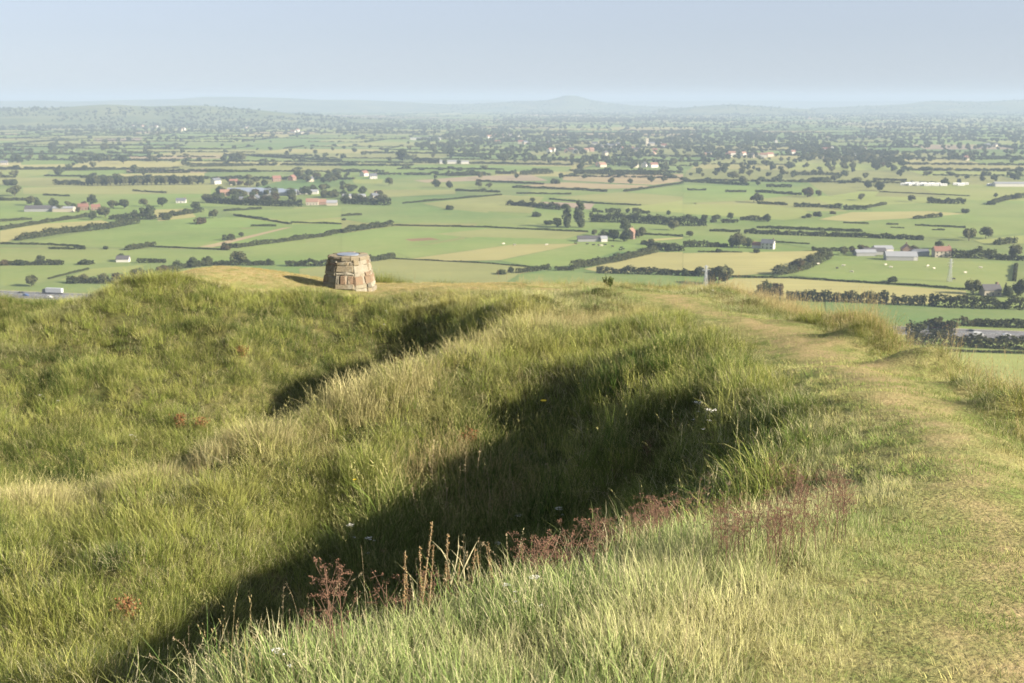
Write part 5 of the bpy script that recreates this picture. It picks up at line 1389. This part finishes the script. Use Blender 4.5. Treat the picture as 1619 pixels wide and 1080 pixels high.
def assign(items, noun_of, cat_of, group_of, most=10):
    b = {}
    for it in items:
        wh, u = where(it[1]); b.setdefault((noun_of(it), wh), []).append((u, it))
    for (nn, wh), lst in b.items():
        lst.sort(key=lambda q: q[0])
        for i, (u, it) in enumerate(lst):
            lab = nn + ' ' + wh
            if len(lst) > 1 and len(lst) <= most: lab += ', ' + ORD[i] + ' from the left' if i < len(lst) - 1 else ', last of %s from the left' % ('two', 'three', 'four', 'five', 'six', 'seven', 'eight', 'nine', 'ten')[len(lst) - 2]
            if len(lab.split()) > 16: lab = lab.replace(' stretch of', '').replace(' from the left', ' from left', 1)
            if len(lab.split()) > 16: lab = lab.replace('short piece of ', 'short ').replace(' dark', '', 1)
            tag(it[0], lab, cat_of(it), group_of(it) if len(lst) <= most else nn + ' group ' + wh)
solo = [(e, e.location.copy(), k, g_) for e, k, g_ in TREES if g_ == 'trees scattered over the plain']
def size_word(it):
    h = KIND[it[2]][0] * it[0].scale.z
    return ('big ' if h > 15 else 'small ' if h < 8 and 'bush' not in it[2] else '') + ADJ[it[2]]
assign(solo, size_word, lambda it: CATN.get(it[2], 'tree'), lambda it: it[3])
pops = sorted([e for e, k, g_ in TREES if k == 'poplar'], key=lambda e: e.location.x)
pops[0]['label'] = 'pale poplar on the left of the close pair, the shorter one'; pops[1]['label'] = 'taller pale poplar on the right of the close pair'
for e, k, g_ in TREES:
    if g_ != 'trees scattered over the plain':
        tag(e, ADJ[k].replace('tree', 'tree, one') + ' of the ' + g_.replace('trees', 'trees', 1) if 'tree' in ADJ[k] else ADJ[k] + ' among the ' + g_, CATN.get(k, 'tree'), g_ + ', ' + k)
def hn(it):
    h, l = it[2], it[3]
    return ('long ' if l > 200 else 'short piece of ' if l < 60 else '') + ('high ' if h > 5 else 'low ' if h < 2.2 else '') + 'dark hedge'
assign([(o, (mid.x, mid.y, 0), h, l) for o, mid, h, l in HEDGES], hn, lambda it: 'hedge', lambda it: HG)
print('trees', len(TREES), 'hedges', len(HEDGES), 'houses', len(HOUSES))
# ------------------------------------------------------------------ the stone cairn with its direction plate
cpos = at(553, 457, 39.2); CX_, CY_ = cpos.x, cpos.y
CZ_ = float(hsample(CX_, CY_)) - 0.05
e = tag(empty('stone_cairn', (CX_, CY_, CZ_)), 'squat round cairn of mortared rubble stone with a flat plate on top', 'cairn')
RB_, RT_, HC_, NF_ = 0.96, 0.70, 1.26, 8
rq = random.Random(4)
m, ns, ls = newmat('rubble_stone')
a = node(ns, 'ShaderNodeAttribute', attribute_name='col'); tc = node(ns, 'ShaderNodeTexCoord')
n1 = ramp(ns, ls, noise(ns, ls, 9, 6, tc.outputs['Object']), .3, .7); n2 = ramp(ns, ls, noise(ns, ls, 4, 5, tc.outputs['Object']), .55, .68)
c = mixcol(ns, ls, mathn(ns, ls, 'MULTIPLY', n1, .6), a.outputs['Color'], (0.20, 0.18, 0.13))
c = mixcol(ns, ls, mathn(ns, ls, 'MULTIPLY', n2, .5), c, (0.44, 0.42, 0.34))          # lichen
c = mixcol(ns, ls, 1.0, c, (KA, KA, KA), 'MULTIPLY')
M['rubble'] = finish(m, ns, ls, c, .95, .1, noise(ns, ls, 30, 5, tc.outputs['Object']), .8, .03)
M['mortar'] = mat_plain('mortar', (0.30, 0.27, 0.21), .95, .25, 12)
def fpt(az, hw, z, out):            # facet azimuth, offset along facet (-1..1), height, outward
    rr = (RB_ + (RT_ - RB_) * z / HC_) * math.cos(math.pi / NF_); half = rr * math.tan(math.pi / NF_)
    return (math.cos(az) * (rr + out) - math.sin(az) * hw * half, math.sin(az) * (rr + out) + math.cos(az) * hw * half, z)
mb = MB()
mb.add([(math.cos(6.2832 * i / 16) * RB_ * .93, math.sin(6.2832 * i / 16) * RB_ * .93, -.15) for i in range(16)] + [(math.cos(6.2832 * i / 16) * RT_ * .93, math.sin(6.2832 * i / 16) * RT_ * .93, HC_ - .02) for i in range(16)],
       [(i, (i + 1) % 16, 16 + (i + 1) % 16, 16 + i) for i in range(16)] + [tuple(range(16, 32))])
mb.v = [(v[0] * 1.035, v[1] * 1.035, v[2]) for v in mb.v]; mb.build('mortar_core', M['mortar'], e)
mb = MB(); courses = [-.12, .16, .34, .60, .74, .97, 1.12]
for f in range(NF_):
    az = math.radians(-94 + 45 * f)
    for k in range(len(courses) - 1):
        z0, z1 = courses[k] + rq.uniform(-.05, .04), courses[k + 1] + rq.uniform(-.04, .05) - .015
        nst = rq.choice((1, 1, 2, 2, 3)) if k < 5 else 2
        cuts = [-1.02] + sorted(rq.uniform(-.6, .6) for _ in range(nst - 1)) + [1.02]
        for q in range(nst):
            h0, h1 = cuts[q] + .03, cuts[q + 1] - .03
            if h1 - h0 < .22: continue
            o_ = rq.uniform(-.01, .025); j = lambda s_: rq.uniform(-s_, s_) * 1.3
            if rq.random() < .07 and h1 - h0 > .8:           # split a tall stone into two thin ones
                zs = [(z0, (z0 + z1) / 2 - .01), ((z0 + z1) / 2 + .01, z1)]
            else: zs = [(z0, z1)]
            for (za, zb) in zs:
                t_ = rq.random()
                b_ = [(.30, .25, .17), (.30, .27, .20), (.20, .185, .15), (.27, .18, .12), (.25, .22, .17), (.36, .33, .26), (.28, .23, .15)][int(t_ * 7)]
                w_ = rq.uniform(.85, 1.1); mb.cur = tuple(min(.75, x * w_) for x in b_)
                bk = [fpt(az, h0, za, -.12), fpt(az, h1, za, -.12), fpt(az, h1, zb, -.12), fpt(az, h0, zb, -.12)]
                md = [fpt(az, h0 + j(.03), za + j(.015), o_ - .02), fpt(az, h1 + j(.03), za + j(.015), o_ - .02), fpt(az, h1 + j(.03), zb + j(.015), o_ - .02), fpt(az, h0 + j(.03), zb + j(.015), o_ - .02)]
                fr = [fpt(az, h0 + .09 + j(.03), za + .025, o_ + .02 + j(.015)), fpt(az, h1 - .09 + j(.03), za + .025, o_ + .02 + j(.015)), fpt(az, h1 - .09 + j(.03), zb - .025, o_ + .02 + j(.015)), fpt(az, h0 + .09 + j(.03), zb - .025, o_ + .02 + j(.015))]
                mb.add(bk + md + fr, [(i, (i + 1) % 4, 4 + (i + 1) % 4, 4 + i) for i in range(4)] + [(4 + i, 4 + (i + 1) % 4, 8 + (i + 1) % 4, 8 + i) for i in range(4)] + [(8, 9, 10, 11)])
mb.build('stonework', M['rubble'], e)
mb = MB(); mb.cur = (.50, .42, .28)
NR_ = 14
for i in range(NR_):                     # coping stones round the rim
    a0_, a1_ = 6.2832 * i / NR_ + .015, 6.2832 * (i + 1) / NR_ - .015; ro, zt = RT_ + rq.uniform(-.01, .05), HC_ + rq.uniform(-.03, .02)
    w_ = rq.uniform(.8, 1.1); mb.cur = (.29 * w_, .245 * w_, .17 * w_)
    pt = lambda a_, r_, z_: (math.cos(a_) * r_, math.sin(a_) * r_, z_)
    vs = [pt(a0_, .42, 1.12), pt(a1_, .42, 1.12), pt(a1_, ro, 1.12), pt(a0_, ro, 1.12), pt(a0_, .42, zt), pt(a1_, .42, zt), pt(a1_, ro - .04, zt), pt(a0_, ro - .04, zt), pt(a0_, ro, zt - .05), pt(a1_, ro, zt - .05)]
    mb.add(vs, [(0, 1, 5, 4), (4, 5, 6, 7), (7, 6, 9, 8), (8, 9, 2, 3), (3, 2, 1, 0), (0, 4, 7, 8, 3), (1, 2, 9, 6, 5)])
mb.build('coping', M['rubble'], e)
mb = MB(); mb.bar((-.04, .05, 1.1), (-.04, .05, HC_ + .012), .38, 32)
pm, ns, ls = newmat('plate_metal'); finish(pm, ns, ls, mixcol(ns, ls, noise(ns, ls, 6, 4, wpos(ns)), (.13, .15, .20), (.21, .25, .31)), .5, .5)
mb.build('direction_plate', pm, e)

# ------------------------------------------------------------------ plants that stand out of the grass
def above(u, v, Y):
    p = at(u, v, Y); return p, p.z - float(hsample(p.x, p.y))
def stand(u, v, h, near=False):
    """ground point and true height of a plant of height h whose top is seen at (u, v)"""
    if near == 2:                         # just beyond the lip, the foot hidden behind it
        ys = np.arange(3.0, 12.0, .05); ds = [above(u, v, y_)[1] for y_ in ys]
        i = int(np.argmin(ds))
        i0 = i
        while i < len(ys) - 1 and ds[i] < h and i - i0 < 24: i += 1
        if ds[i] > .14: p, d = above(u, v, ys[i]); return Vector((p.x, p.y, p.z - d)), d
        h = .3
    if near:
        Y = 2.5
        while Y < 50:
            p, d = above(u, v, Y)
            if d <= h: return Vector((p.x, p.y, p.z - d)), d
            Y += .04
    hit_ = None; Y = 2.5
    while Y < 58:
        p, d = above(u, v, Y)
        if d <= 0.02: hit_ = Y; break
        Y += .05
    if hit_ is None:                      # against the plain: find where the ray passes closest over the ground
        best = min(((abs(above(u, v, y_)[1] - h), y_) for y_ in np.arange(6, 48, .1)))
        hit_ = best[1]; p, d = above(u, v, hit_); return Vector((p.x, p.y, p.z - d)), max(d, .1)
    Y = hit_
    while Y > 2.5:
        p, d = above(u, v, Y)
        if d >= h: return Vector((p.x, p.y, p.z - d)), d
        Y -= .04
    p, d = above(u, v, hit_ - .3); return Vector((p.x, p.y, p.z - d)), max(d, .1)

M['stem_green'] = mat_plain('stem_green', (0.14, 0.15, 0.06), .8, .3, 20)
M['stem_straw'] = mat_plain('stem_straw', (0.46, 0.37, 0.22), .8, .25, 20)
M['stem_red'] = mat_plain('stem_red', (0.19, 0.115, 0.08), .85, .35, 20)
M['seed_red'] = mat_plain('seed_red', (0.21, 0.115, 0.075), .9, .5, 30)
M['seed_brown'] = mat_plain('seed_brown', (0.26, 0.17, 0.08), .9, .4, 30)
M['petal_white'] = mat_plain('petal_white', (0.80, 0.78, 0.70), .8, .1, 30)
M['petal_yellow'] = mat_plain('petal_yellow', (0.80, 0.58, 0.03), .7, .1, 30)
M['spikelet'] = mat_plain('spikelet', (0.42, 0.34, 0.21), .85, .25, 30)
M['leaf_weed'] = mat_leaf('leaf_weed', (0.06, 0.09, 0.025), (0.13, 0.15, 0.05))
M['leaf_rust'] = mat_leaf('leaf_rust', (0.22, 0.10, 0.045), (0.36, 0.20, 0.10))

def bent(mb, p, q, r0, r1, sag, n=4):
    p, q = Vector(p), Vector(q); pts = [p.lerp(q, i / n) + Vector((0, 0, sag * math.sin(math.pi * i / n))) for i in range(n + 1)]
    for i in range(n): mb.bar(pts[i], pts[i + 1], r0 + (r1 - r0) * i / n, 5, r0 + (r1 - r0) * (i + 1) / n)
def tuft(mb, c, rad, n, size, q, flat=.3):
    for _ in range(n):
        a = q.random() * 6.283; r_ = rad * math.sqrt(q.random()); o = Vector(c) + Vector((math.cos(a) * r_, math.sin(a) * r_, q.uniform(-1, 1) * rad * flat))
        x = Vector((q.gauss(0, 1), q.gauss(0, 1), q.gauss(0, .5))).normalized() * size * q.uniform(.6, 1.3); y = x.cross(Vector((q.gauss(0, .4), q.gauss(0, .4), 1)).normalized()) * .8
        mb.add([o - x, o - y, o + x + Vector((0, 0, size * .5)), o + y], [(0, 1, 2, 3)])

def umbel(seed, headm, stemm, spread=.055, size=.007, n=60, branches=7, h=1.0):
    q = random.Random(seed); s, hd = MB(), MB()
    lean = (q.uniform(-.12, .12), q.uniform(-.06, .06)); top = (lean[0], lean[1], h - .05)
    bent(s, (0, 0, -.05), top, .004, .0026, 0)
    for k in range(branches):
        a = k * 6.283 / branches + q.random(); d = spread * q.uniform(.55, 1.0); c = (top[0] + math.cos(a) * d, top[1] + math.sin(a) * d, h - .005 - q.random() * .015)
        s.bar(top, c, .0016, 4); tuft(hd, c, spread * .42, int(n / branches), size, q)
    tuft(hd, (top[0], top[1], h), spread * .4, int(n / branches), size, q)
    for zz in (.35, .55, .7):            # side shoots with smaller heads
        a = q.random() * 6.283; b = Vector((lean[0] * zz, lean[1] * zz, h * zz)); c = b + Vector((math.cos(a) * .07, math.sin(a) * .07, .16 * h))
        s.bar(b, c, .0022, 4)
        if q.random() < .5: tuft(hd, c, spread * .4, int(n / 6), size, q)
    return s.mesh('stem', stemm), hd.mesh('flower_head', headm)

def dead_herb(seed):
    q = random.Random(seed); s, hd = MB(), MB(); h = 1.0
    lx, ly = q.uniform(-.18, .18), q.uniform(-.12, .12)
    bent(s, (0, 0, -.06), (lx, ly, h * .92), .0075, .004, 0, 5)
    for k in range(q.randint(6, 9)):
        z = h * (.38 + .55 * k / 8); b = Vector((lx * z, ly * z, z)); a = k * 2.4 + q.random(); L_ = .30 * (1.15 - z * .6); c = b + Vector((math.cos(a) * L_ * .7, math.sin(a) * L_ * .7, L_ * .95))
        bent(s, b, c, .0038, .0022, -.02, 3)
        for _ in range(3):
            c2 = c + Vector((q.uniform(-.07, .07), q.uniform(-.07, .07), q.uniform(-.01, .05))); s.bar(c, c2, .002, 4); tuft(hd, c2, .040, 13, .0085, q, .4)
        if q.random() < .6: tuft(hd, b.lerp(c, .4), .03, 3, .013, q, .8)
    tuft(hd, (lx, ly, h * .95), .055, 16, .008, q, .4)
    return s.mesh('stem', M['stem_red']), hd.mesh('seed_head', M['seed_red'])

def seed_grass(seed, nod):
    q = random.Random(seed); s, hd = MB(), MB(); pts = []; p = Vector((0, 0, -.05)); ang = q.uniform(.0, .10); az = q.choice((0, math.pi)) + q.uniform(-.5, .5)
    for i in range(11):
        pts.append(p.copy()); p = p + Vector((math.cos(az) * math.sin(ang), math.sin(az) * math.sin(ang), math.cos(ang))) * .105; ang += nod * (i / 10.0) ** 2
    for i in range(10): s.bar(pts[i], pts[i + 1], .0015 - .00009 * i, 4, .0015 - .00009 * (i + 1))
    for i in range(7, 11):
        for _ in range(11):
            b = pts[i] + (pts[min(10, i + 1)] - pts[i]) * q.random(); d = Vector((q.gauss(0, .011), q.gauss(0, .011), q.uniform(-.022, .02) if nod > .1 else q.uniform(.004, .03)))
            d *= .7; x = d.cross(Vector((0, 1, .2))).normalized() * .0022; hd.add([b, b + d * .5 - x, b + d * 1.3, b + d * .5 + x], [(0, 1, 2, 3)])
    top = max(v[2] for v in s.v)
    for mb_ in (s, hd): mb_.v = [(v[0] / top, v[1] / top, v[2] / top) for v in mb_.v]
    return s.mesh('stem', M['stem_straw']), hd.mesh('seed_head', M['spikelet'])

def spike(seed):
    q = random.Random(seed); s, hd = MB(), MB(); lx, ly = q.uniform(-.2, .2), q.uniform(-.1, .1)
    bent(s, (0, 0, -.05), (lx, ly, 1), .006, .003, 0, 4)
    for i in range(46):
        z = .3 + .7 * (i / 46); tuft(hd, (lx * z, ly * z, z), .022 * (1.2 - z * .6), 4, .011, q, .6)
    return s.mesh('stem', M['stem_straw']), hd.mesh('seed_spike', M['seed_brown'])

def dock(seed):
    q = random.Random(seed); s = MB(); L_ = Leafs(seed)
    for k in range(5): bent(s, (0, 0, -.05), (q.uniform(-.5, .5), q.uniform(-.3, .3), q.uniform(.7, 1)), .012, .006, .05, 3)
    r_ = np.random.RandomState(seed); P_ = np.c_[r_.randn(240) * .28, r_.randn(240) * .2, np.clip(.55 + .3 * r_.randn(240), .05, 1)]
    L_.add(P_, r_.randn(240, 3), .11); V, F, C = L_.get()
    return s.mesh('stem', M['stem_red']), np_mesh('leaves', V, F, [M['leaf_rust']], vcol={'bl': C})

def plant(name, protos, u, v, h, near, label, cat, group=None, part='flower_head', wf=1.0, flip=True):
    g_, d = stand(u, v, h, near)
    k = R.randrange(len(protos)); st, hd = protos[k]
    e = empty(name, g_, (R.uniform(-.4, .4) if not flip else R.random() * 6.283)); e.scale = (d * wf, d * wf, d)
    link(bpy.data.objects.new('stem', st), e); link(bpy.data.objects.new(part, hd), e)
    tag(e, label, cat, group); PLANTS.append((name, u, v, round(d, 2), round(g_.y, 1)))
    return e
PLANTS = []
UW = [umbel(i, M['petal_white'], M['stem_green']) for i in range(4)]
UB = [umbel(20 + i, M['seed_brown'], M['stem_straw']) for i in range(3)]
DH = [dead_herb(40 + i) for i in range(7)]
SG = [seed_grass(60 + i, .02) for i in range(5)]; SN = [seed_grass(80 + i, .42) for i in range(4)]
SPK = [spike(100 + i) for i in range(4)]; DK_ = [dock(120 + i) for i in range(3)]

for u, v, h, near, lab in [(853, 912, .30, True, 'white flat topped flower standing highest out of the pale grass lip'), (815, 926, .26, True, 'small white flower low on the grass lip left of the taller one'), (562, 832, .55, False, 'white flower cluster at the upper left edge of the near ditch shadow'), (592, 848, .50, False, 'smaller white flower just below right of the cluster over the shadow'),
    (888, 798, .55, False, 'cream flower head in front of the dark ditch slope'), (808, 812, .5, False, 'tiny white flower among the straw stalks in the ditch'), (790, 856, .45, False, 'tiny white flower below the straw stalks in the ditch'), (1098, 640, .75, False, 'tall cream umbel leaning left above the dark ditch end'), (1114, 652, .72, False, 'tall white curved umbel right of the cream one'),
    (215, 687, .45, False, 'single white flower low on the far hollow slope'), (70, 624, .4, False, 'white flower at the far left of the hollow slope'), (90, 632, .4, False, 'white flower right of the far left one'), (503, 632, .4, False, 'white flower beside the ridge crest'), (612, 490, .35, False, 'white speck of a flower high under the cairn slope'), (606, 512, .35, False, 'white flower below the high speck under the cairn'),
    (455, 1020, .3, True, 'bluish white flower low in the shadowed corner of the lip')]:
    big = 0.9 if h >= .7 else 1.0
    plant('white_umbel_flower', UW, u, v, h, near, lab, 'flower', wf=(1.3 if near else 2.0) * big)
for u, v, h, near, lab in [(610, 873, .5, False, 'tan dead flower head below the two white ones'), (1055, 690, .6, False, 'brown dead umbel left of the tall white ones'), (1170, 700, .55, False, 'bent dead umbel stalk over the dark ditch end')]:
    plant('dead_umbel', UB, u, v, h, near, lab, 'dead flower', wf=1.6)
q = random.Random(9)
def inside(poly, n):
    out = []; x0, x1 = min(p[0] for p in poly), max(p[0] for p in poly); y0, y1 = min(p[1] for p in poly), max(p[1] for p in poly)
    while len(out) < n:
        a, b = q.uniform(x0, x1), q.uniform(y0, y1)
        if inpoly(np.array([a]), np.array([b]), poly)[0]: out.append((a, b))
    return out
for u, v in inside([(830, 850), (880, 812), (1000, 795), (1080, 770), (1130, 790), (1060, 850), (960, 880), (860, 905)], 72):
    plant('dead_herb', DH, u, v, q.uniform(.28, .6), 2, 'red brown dead herb in the thicket in front of the ditch', 'dead plant', 'red brown dead herbs in front of the ditch', 'seed_sprays', 1.0)
for u, v in inside([(1110, 770), (1160, 730), (1230, 712), (1330, 735), (1350, 780), (1240, 820), (1130, 830)], 80):
    plant('dead_herb', DH, u, v, q.uniform(.22, .48), 2, 'red brown dead herb at the ditch end beside the path bank', 'dead plant', 'red brown dead herbs at the ditch end', 'seed_sprays', 1.0)
for u, v in inside([(480, 900), (540, 880), (580, 900), (700, 890), (720, 940), (560, 985), (470, 985)], 11):
    plant('dead_herb', DH, u, v, q.uniform(.22, .48), 2, 'red brown dead herb rising before the ditch shadow on the left', 'dead plant', 'red brown dead herbs left of the spikes', 'seed_sprays', .9)
for u, v in inside([(860, 700), (1000, 640), (1220, 690), (1150, 740), (900, 760)], 16):
    plant('dead_herb', DH, u, v, q.uniform(.3, .5), False, 'dark red stalk half lost in the dark ditch slope', 'dead plant', 'dark red stalks on the ditch slope', 'seed_sprays', .8)
for u, v in [(632, 862), (655, 832), (668, 872), (700, 852), (735, 872), (762, 893), (690, 915), (722, 905), (778, 925), (648, 900)]:
    plant('dead_flower_spike', SPK, u, v, .6, 2, 'brown green dead flower spike standing before the ditch shadow', 'dead plant', 'dead flower spikes before the ditch shadow', 'seed_spike', .9)
for i, (u, v) in enumerate([(735, 712), (748, 716), (760, 730), (692, 728), (805, 738), (725, 735), (712, 752), (780, 752), (795, 770), (740, 760), (700, 775), (765, 790), (820, 760), (680, 700), (660, 770)]):
    plant('tall_grass_stalk', SG, u, v, q.uniform(.9, 1.25), False, 'upright straw grass stalk in the sunlit tuft rising from the ditch', 'grass stalk', 'straw stalks in the sunlit tuft', 'seed_head', 1.8)
for i, (u, v) in enumerate([(868, 716), (876, 712), (860, 732)]):
    plant('tall_grass_stalk', SN, u, v, 1.0, False, 'nodding plume of straw grass right of the sunlit tuft', 'grass stalk', 'nodding straw plumes', 'seed_head', 1.9)
for u, v, lab in [(985, 718, 'lone straight straw stalk leaning right before the dark slope'), (912, 758, 'thin bent straw stalk between the plumes and the lone stalk'), (1090, 756, 'short pale stalk left of the red herbs'), (1102, 752, 'pale stalk touching the red herbs'), (1165, 770, 'curved tan stalk arching over the red herbs')]:
    plant('tall_grass_stalk', SG, u, v, .8, False, lab, 'grass stalk', None, 'seed_head', 1.0)
for u, v in [(291, 990), (322, 1004), (332, 1000), (338, 1016), (352, 1000), (358, 996), (364, 1000), (310, 1030), (278, 1022), (366, 1022), (384, 1020), (408, 1010), (422, 1006), (440, 985), (452, 965), (448, 985), (480, 1000), (500, 945), (512, 940), (436, 1010), (398, 1050), (346, 1040), (372, 1045), (300, 1055)]:
    plant('tall_grass_stalk', SN if q.random() < .35 else SG, u, v, q.uniform(.5, .75), 2, 'pale seeding grass stalk at the lower left before the ditch shadow', 'grass stalk', 'pale grass stalks at the lower left', 'seed_head', .8)
for u, v in inside([(430, 900), (620, 850), (840, 835), (870, 905), (700, 965), (540, 985), (440, 995)], 34):
    plant('tall_grass_stalk', SN if q.random() < .3 else SG, u, v, q.uniform(.35, .7), 2, 'thin dry grass stalk standing among the dead spikes before the ditch shadow', 'grass stalk', 'thin stalks among the dead spikes', 'seed_head', .9)
for u, v in inside([(640, 860), (800, 850), (830, 910), (660, 950)], 10):
    plant('dead_flower_spike', SPK, u, v, q.uniform(.4, .6), 2, 'brown green dead flower spike standing before the ditch shadow', 'dead plant', 'dead flower spikes before the ditch shadow', 'seed_spike', .8)
for u, v, h, lab in [(630, 562, .5, 'rust brown dock clump on the shaded slope of the far hollow'), (283, 655, .35, 'rusty dock clump, left of two near the hollow floor'), (318, 660, .35, 'rusty dock clump, right of two near the hollow floor'), (382, 547, .3, 'faded rusty dock high on the hollow slope'), (200, 945, .3, 'orange brown dock in the sunlit slope at the lower left'), (742, 680, .35, 'reddish dock on the ridge face above the straw tuft')]:
    plant('dock_plant', DK_, u, v, h, False, lab, 'dock plant', None, 'leaves', .9)
def yellow(seed):
    qq = random.Random(seed); s, hd = MB(), MB(); bent(s, (0, 0, -.05), (.05, 0, .97), .006, .004, 0)
    for i in range(18):
        a = 6.283 * i / 18; c = Vector((.05, 0, .97)); d = Vector((math.cos(a), math.sin(a), .45)) * .055; x = Vector((-math.sin(a), math.cos(a), 0)) * .012
        hd.add([c - x * .4, c + d - x, c + d * 1.1, c + d + x, c + x * .4], [(0, 1, 2, 3, 4)])
    return s.mesh('stem', M['stem_green']), hd.mesh('flower_head', M['petal_yellow'])
YL = [yellow(3)]
plant('yellow_flower', YL, 862, 632, .45, False, 'lone bright yellow flower on the dark face of the ridge', 'flower', wf=2.4)
for u, v, lab in [(560, 757, 'tiny yellow flower near the ridge crest on the left'), (1063, 722, 'tiny yellow flower in the dark ditch slope')]: plant('yellow_flower', YL, u, v, .4, False, lab, 'flower', wf=1.3)

# weeds against the plain along the far brim
def shrub(seed):
    qq = random.Random(seed); s = MB(); L_ = Leafs(seed); r_ = np.random.RandomState(seed); Ps = []
    for k in range(9):
        t_ = (qq.uniform(-.45, .45), qq.uniform(-.4, .4), qq.uniform(.6, 1)); bent(s, (0, 0, -.1), t_, .018, .006, .03, 3)
        Ps.append(np.array(t_) * r_.uniform(.4, 1.02, (46, 1)) + r_.randn(46, 3) * .06)
    P_ = np.concatenate(Ps); L_.add(P_, r_.randn(len(P_), 3), .085); V, F, C = L_.get()
    return s.mesh('stem', M['bark']), np_mesh('leaves', V, F, [M['leaf_weed']], vcol={'bl': C})
SB = [shrub(5), shrub(6)]
plant('low_shrub', SB, 962, 436, .5, False, 'small dark green shrub alone on the far brim', 'shrub', None, 'leaves', .8)
for u, v, h, lab, pr in [(1043, 440, .5, 'reddish weed right of the small shrub on the brim', DH), (655, 428, .5, 'thin dark weed on the brim right of the cairn', SPK), (642, 440, .3, 'short weed on the brim left of the thin dark one', SPK), (790, 424, .3, 'small weed on the brim above the plateau', SPK), (800, 428, .25, 'small weed right of another on the brim', SPK)]:
    plant('brim_weed', pr, u, v, h, False, lab, 'weed', None, 'seed_sprays', .8)
for u, v in [(1082, 446), (1090, 452), (1097, 450), (1104, 448), (1110, 455), (1118, 456), (1126, 458), (1134, 462), (1142, 464), (1152, 468), (1160, 466), (1172, 472)]:
    plant('brim_weed', DH if q.random() < .6 else UW, u, v, q.uniform(.4, .6), False, 'seeding weed in the row along the brim below the near pylon', 'weed', 'weeds along the brim', 'seed_sprays', .8)
for u, v in [(1330, 462), (1324, 470), (1336, 470)]:
    plant('tall_grass_stalk', SG, u, v, .75, False, 'tall straw stalk in the tallest tuft on the right brim', 'grass stalk', 'straw stalks in the tallest right tuft', 'seed_head', 1.2)
# ------------------------------------------------------------------ sky, sun, air, camera
w = bpy.data.worlds.new('World'); SC.world = w; w.use_nodes = True
nt = w.node_tree; bg = nt.nodes['Background']
sky = nt.nodes.new('ShaderNodeTexSky'); sky.sky_type = 'NISHITA'; sky.sun_disc = False
sky.sun_elevation = SUN_EL; sky.sun_rotation = math.atan2(SUN_H.x, SUN_H.y)
sky.altitude = 130; sky.air_density = 1.0; sky.dust_density = 0.3; sky.ozone_density = 4.0
hs = nt.nodes.new('ShaderNodeHueSaturation'); hs.inputs['Saturation'].default_value = 0.45
mx = nt.nodes.new('ShaderNodeMix'); mx.data_type = 'RGBA'; mx.blend_type = 'MULTIPLY'; mx.inputs[0].default_value = 1.0; mx.inputs[7].default_value = (0.80, 0.825, 0.93, 1)
nt.links.new(sky.outputs[0], hs.inputs['Color']); nt.links.new(hs.outputs[0], mx.inputs[6])
m2 = nt.nodes.new('ShaderNodeMix'); m2.data_type = 'RGBA'; m2.inputs[0].default_value = 0.5; m2.inputs[7].default_value = (3.7, 4.2, 4.9, 1)   # flat pale blue mixed in to even out the sky gradient
nt.links.new(mx.outputs[2], m2.inputs[6])
nt.links.new(m2.outputs[2], bg.inputs['Color']); bg.inputs['Strength'].default_value = 0.05

sl = bpy.data.lights.new('sun', 'SUN'); sl.energy = 5.0; sl.angle = math.radians(0.55); sl.color = (1.0, 0.89, 0.72)
so = link(bpy.data.objects.new('sun', sl))
sv = Vector((SUN_H.x * math.cos(SUN_EL), SUN_H.y * math.cos(SUN_EL), math.sin(SUN_EL)))
so.rotation_euler = sv.to_track_quat('Z', 'Y').to_euler(); so.location = (60, -60, 220)

HAZE_D = 1.4e-4
if HAZE_D:
    m = bpy.data.materials.new('haze_air'); m.use_nodes = True
    ns, ls = m.node_tree.nodes, m.node_tree.links; ns.clear()
    pv = ns.new('ShaderNodeVolumePrincipled'); o_ = ns.new('ShaderNodeOutputMaterial'); ls.new(pv.outputs[0], o_.inputs['Volume'])
    pv.inputs['Color'].default_value = (0.42, 0.52, 0.69, 1); pv.inputs['Density'].default_value = HAZE_D
    pv.inputs['Density Attribute'].default_value = ''
    pv.inputs['Anisotropy'].default_value = 0.0
    m.cycles.homogeneous_volume = True
    mb = MB(); mb.box(-14000, -500, -2, 14000, 23500, 195)
    tag(mb.build('haze', m), 'pale blue haze lying over the whole plain', 'haze', kind='stuff')

cd = bpy.data.cameras.new('camera'); cd.lens = 40.0; cd.sensor_width = 36.0; cd.clip_start = 0.05; cd.clip_end = 60000
co = link(bpy.data.objects.new('camera', cd)); co.location = (0, 0, EYE); co.rotation_euler = (math.pi / 2 - PITCH, 0, 0)
cd.dof.use_dof = True; cd.dof.focus_distance = 7.5; cd.dof.aperture_fstop = 4.5
SC.camera = co
SC.view_settings.view_transform = 'Standard'; SC.view_settings.look = 'None'
SC.view_settings.exposure = 1.63; SC.view_settings.gamma = 1.0; SC.view_settings.use_curve_mapping = False
cy = SC.cycles
cy.max_bounces = 6; cy.diffuse_bounces = 3; cy.transmission_bounces = 4; cy.glossy_bounces = 2; cy.transparent_max_bounces = 8; cy.volume_bounces = 1
cy.caustics_reflective = False; cy.caustics_refractive = False
cy.use_adaptive_sampling = False
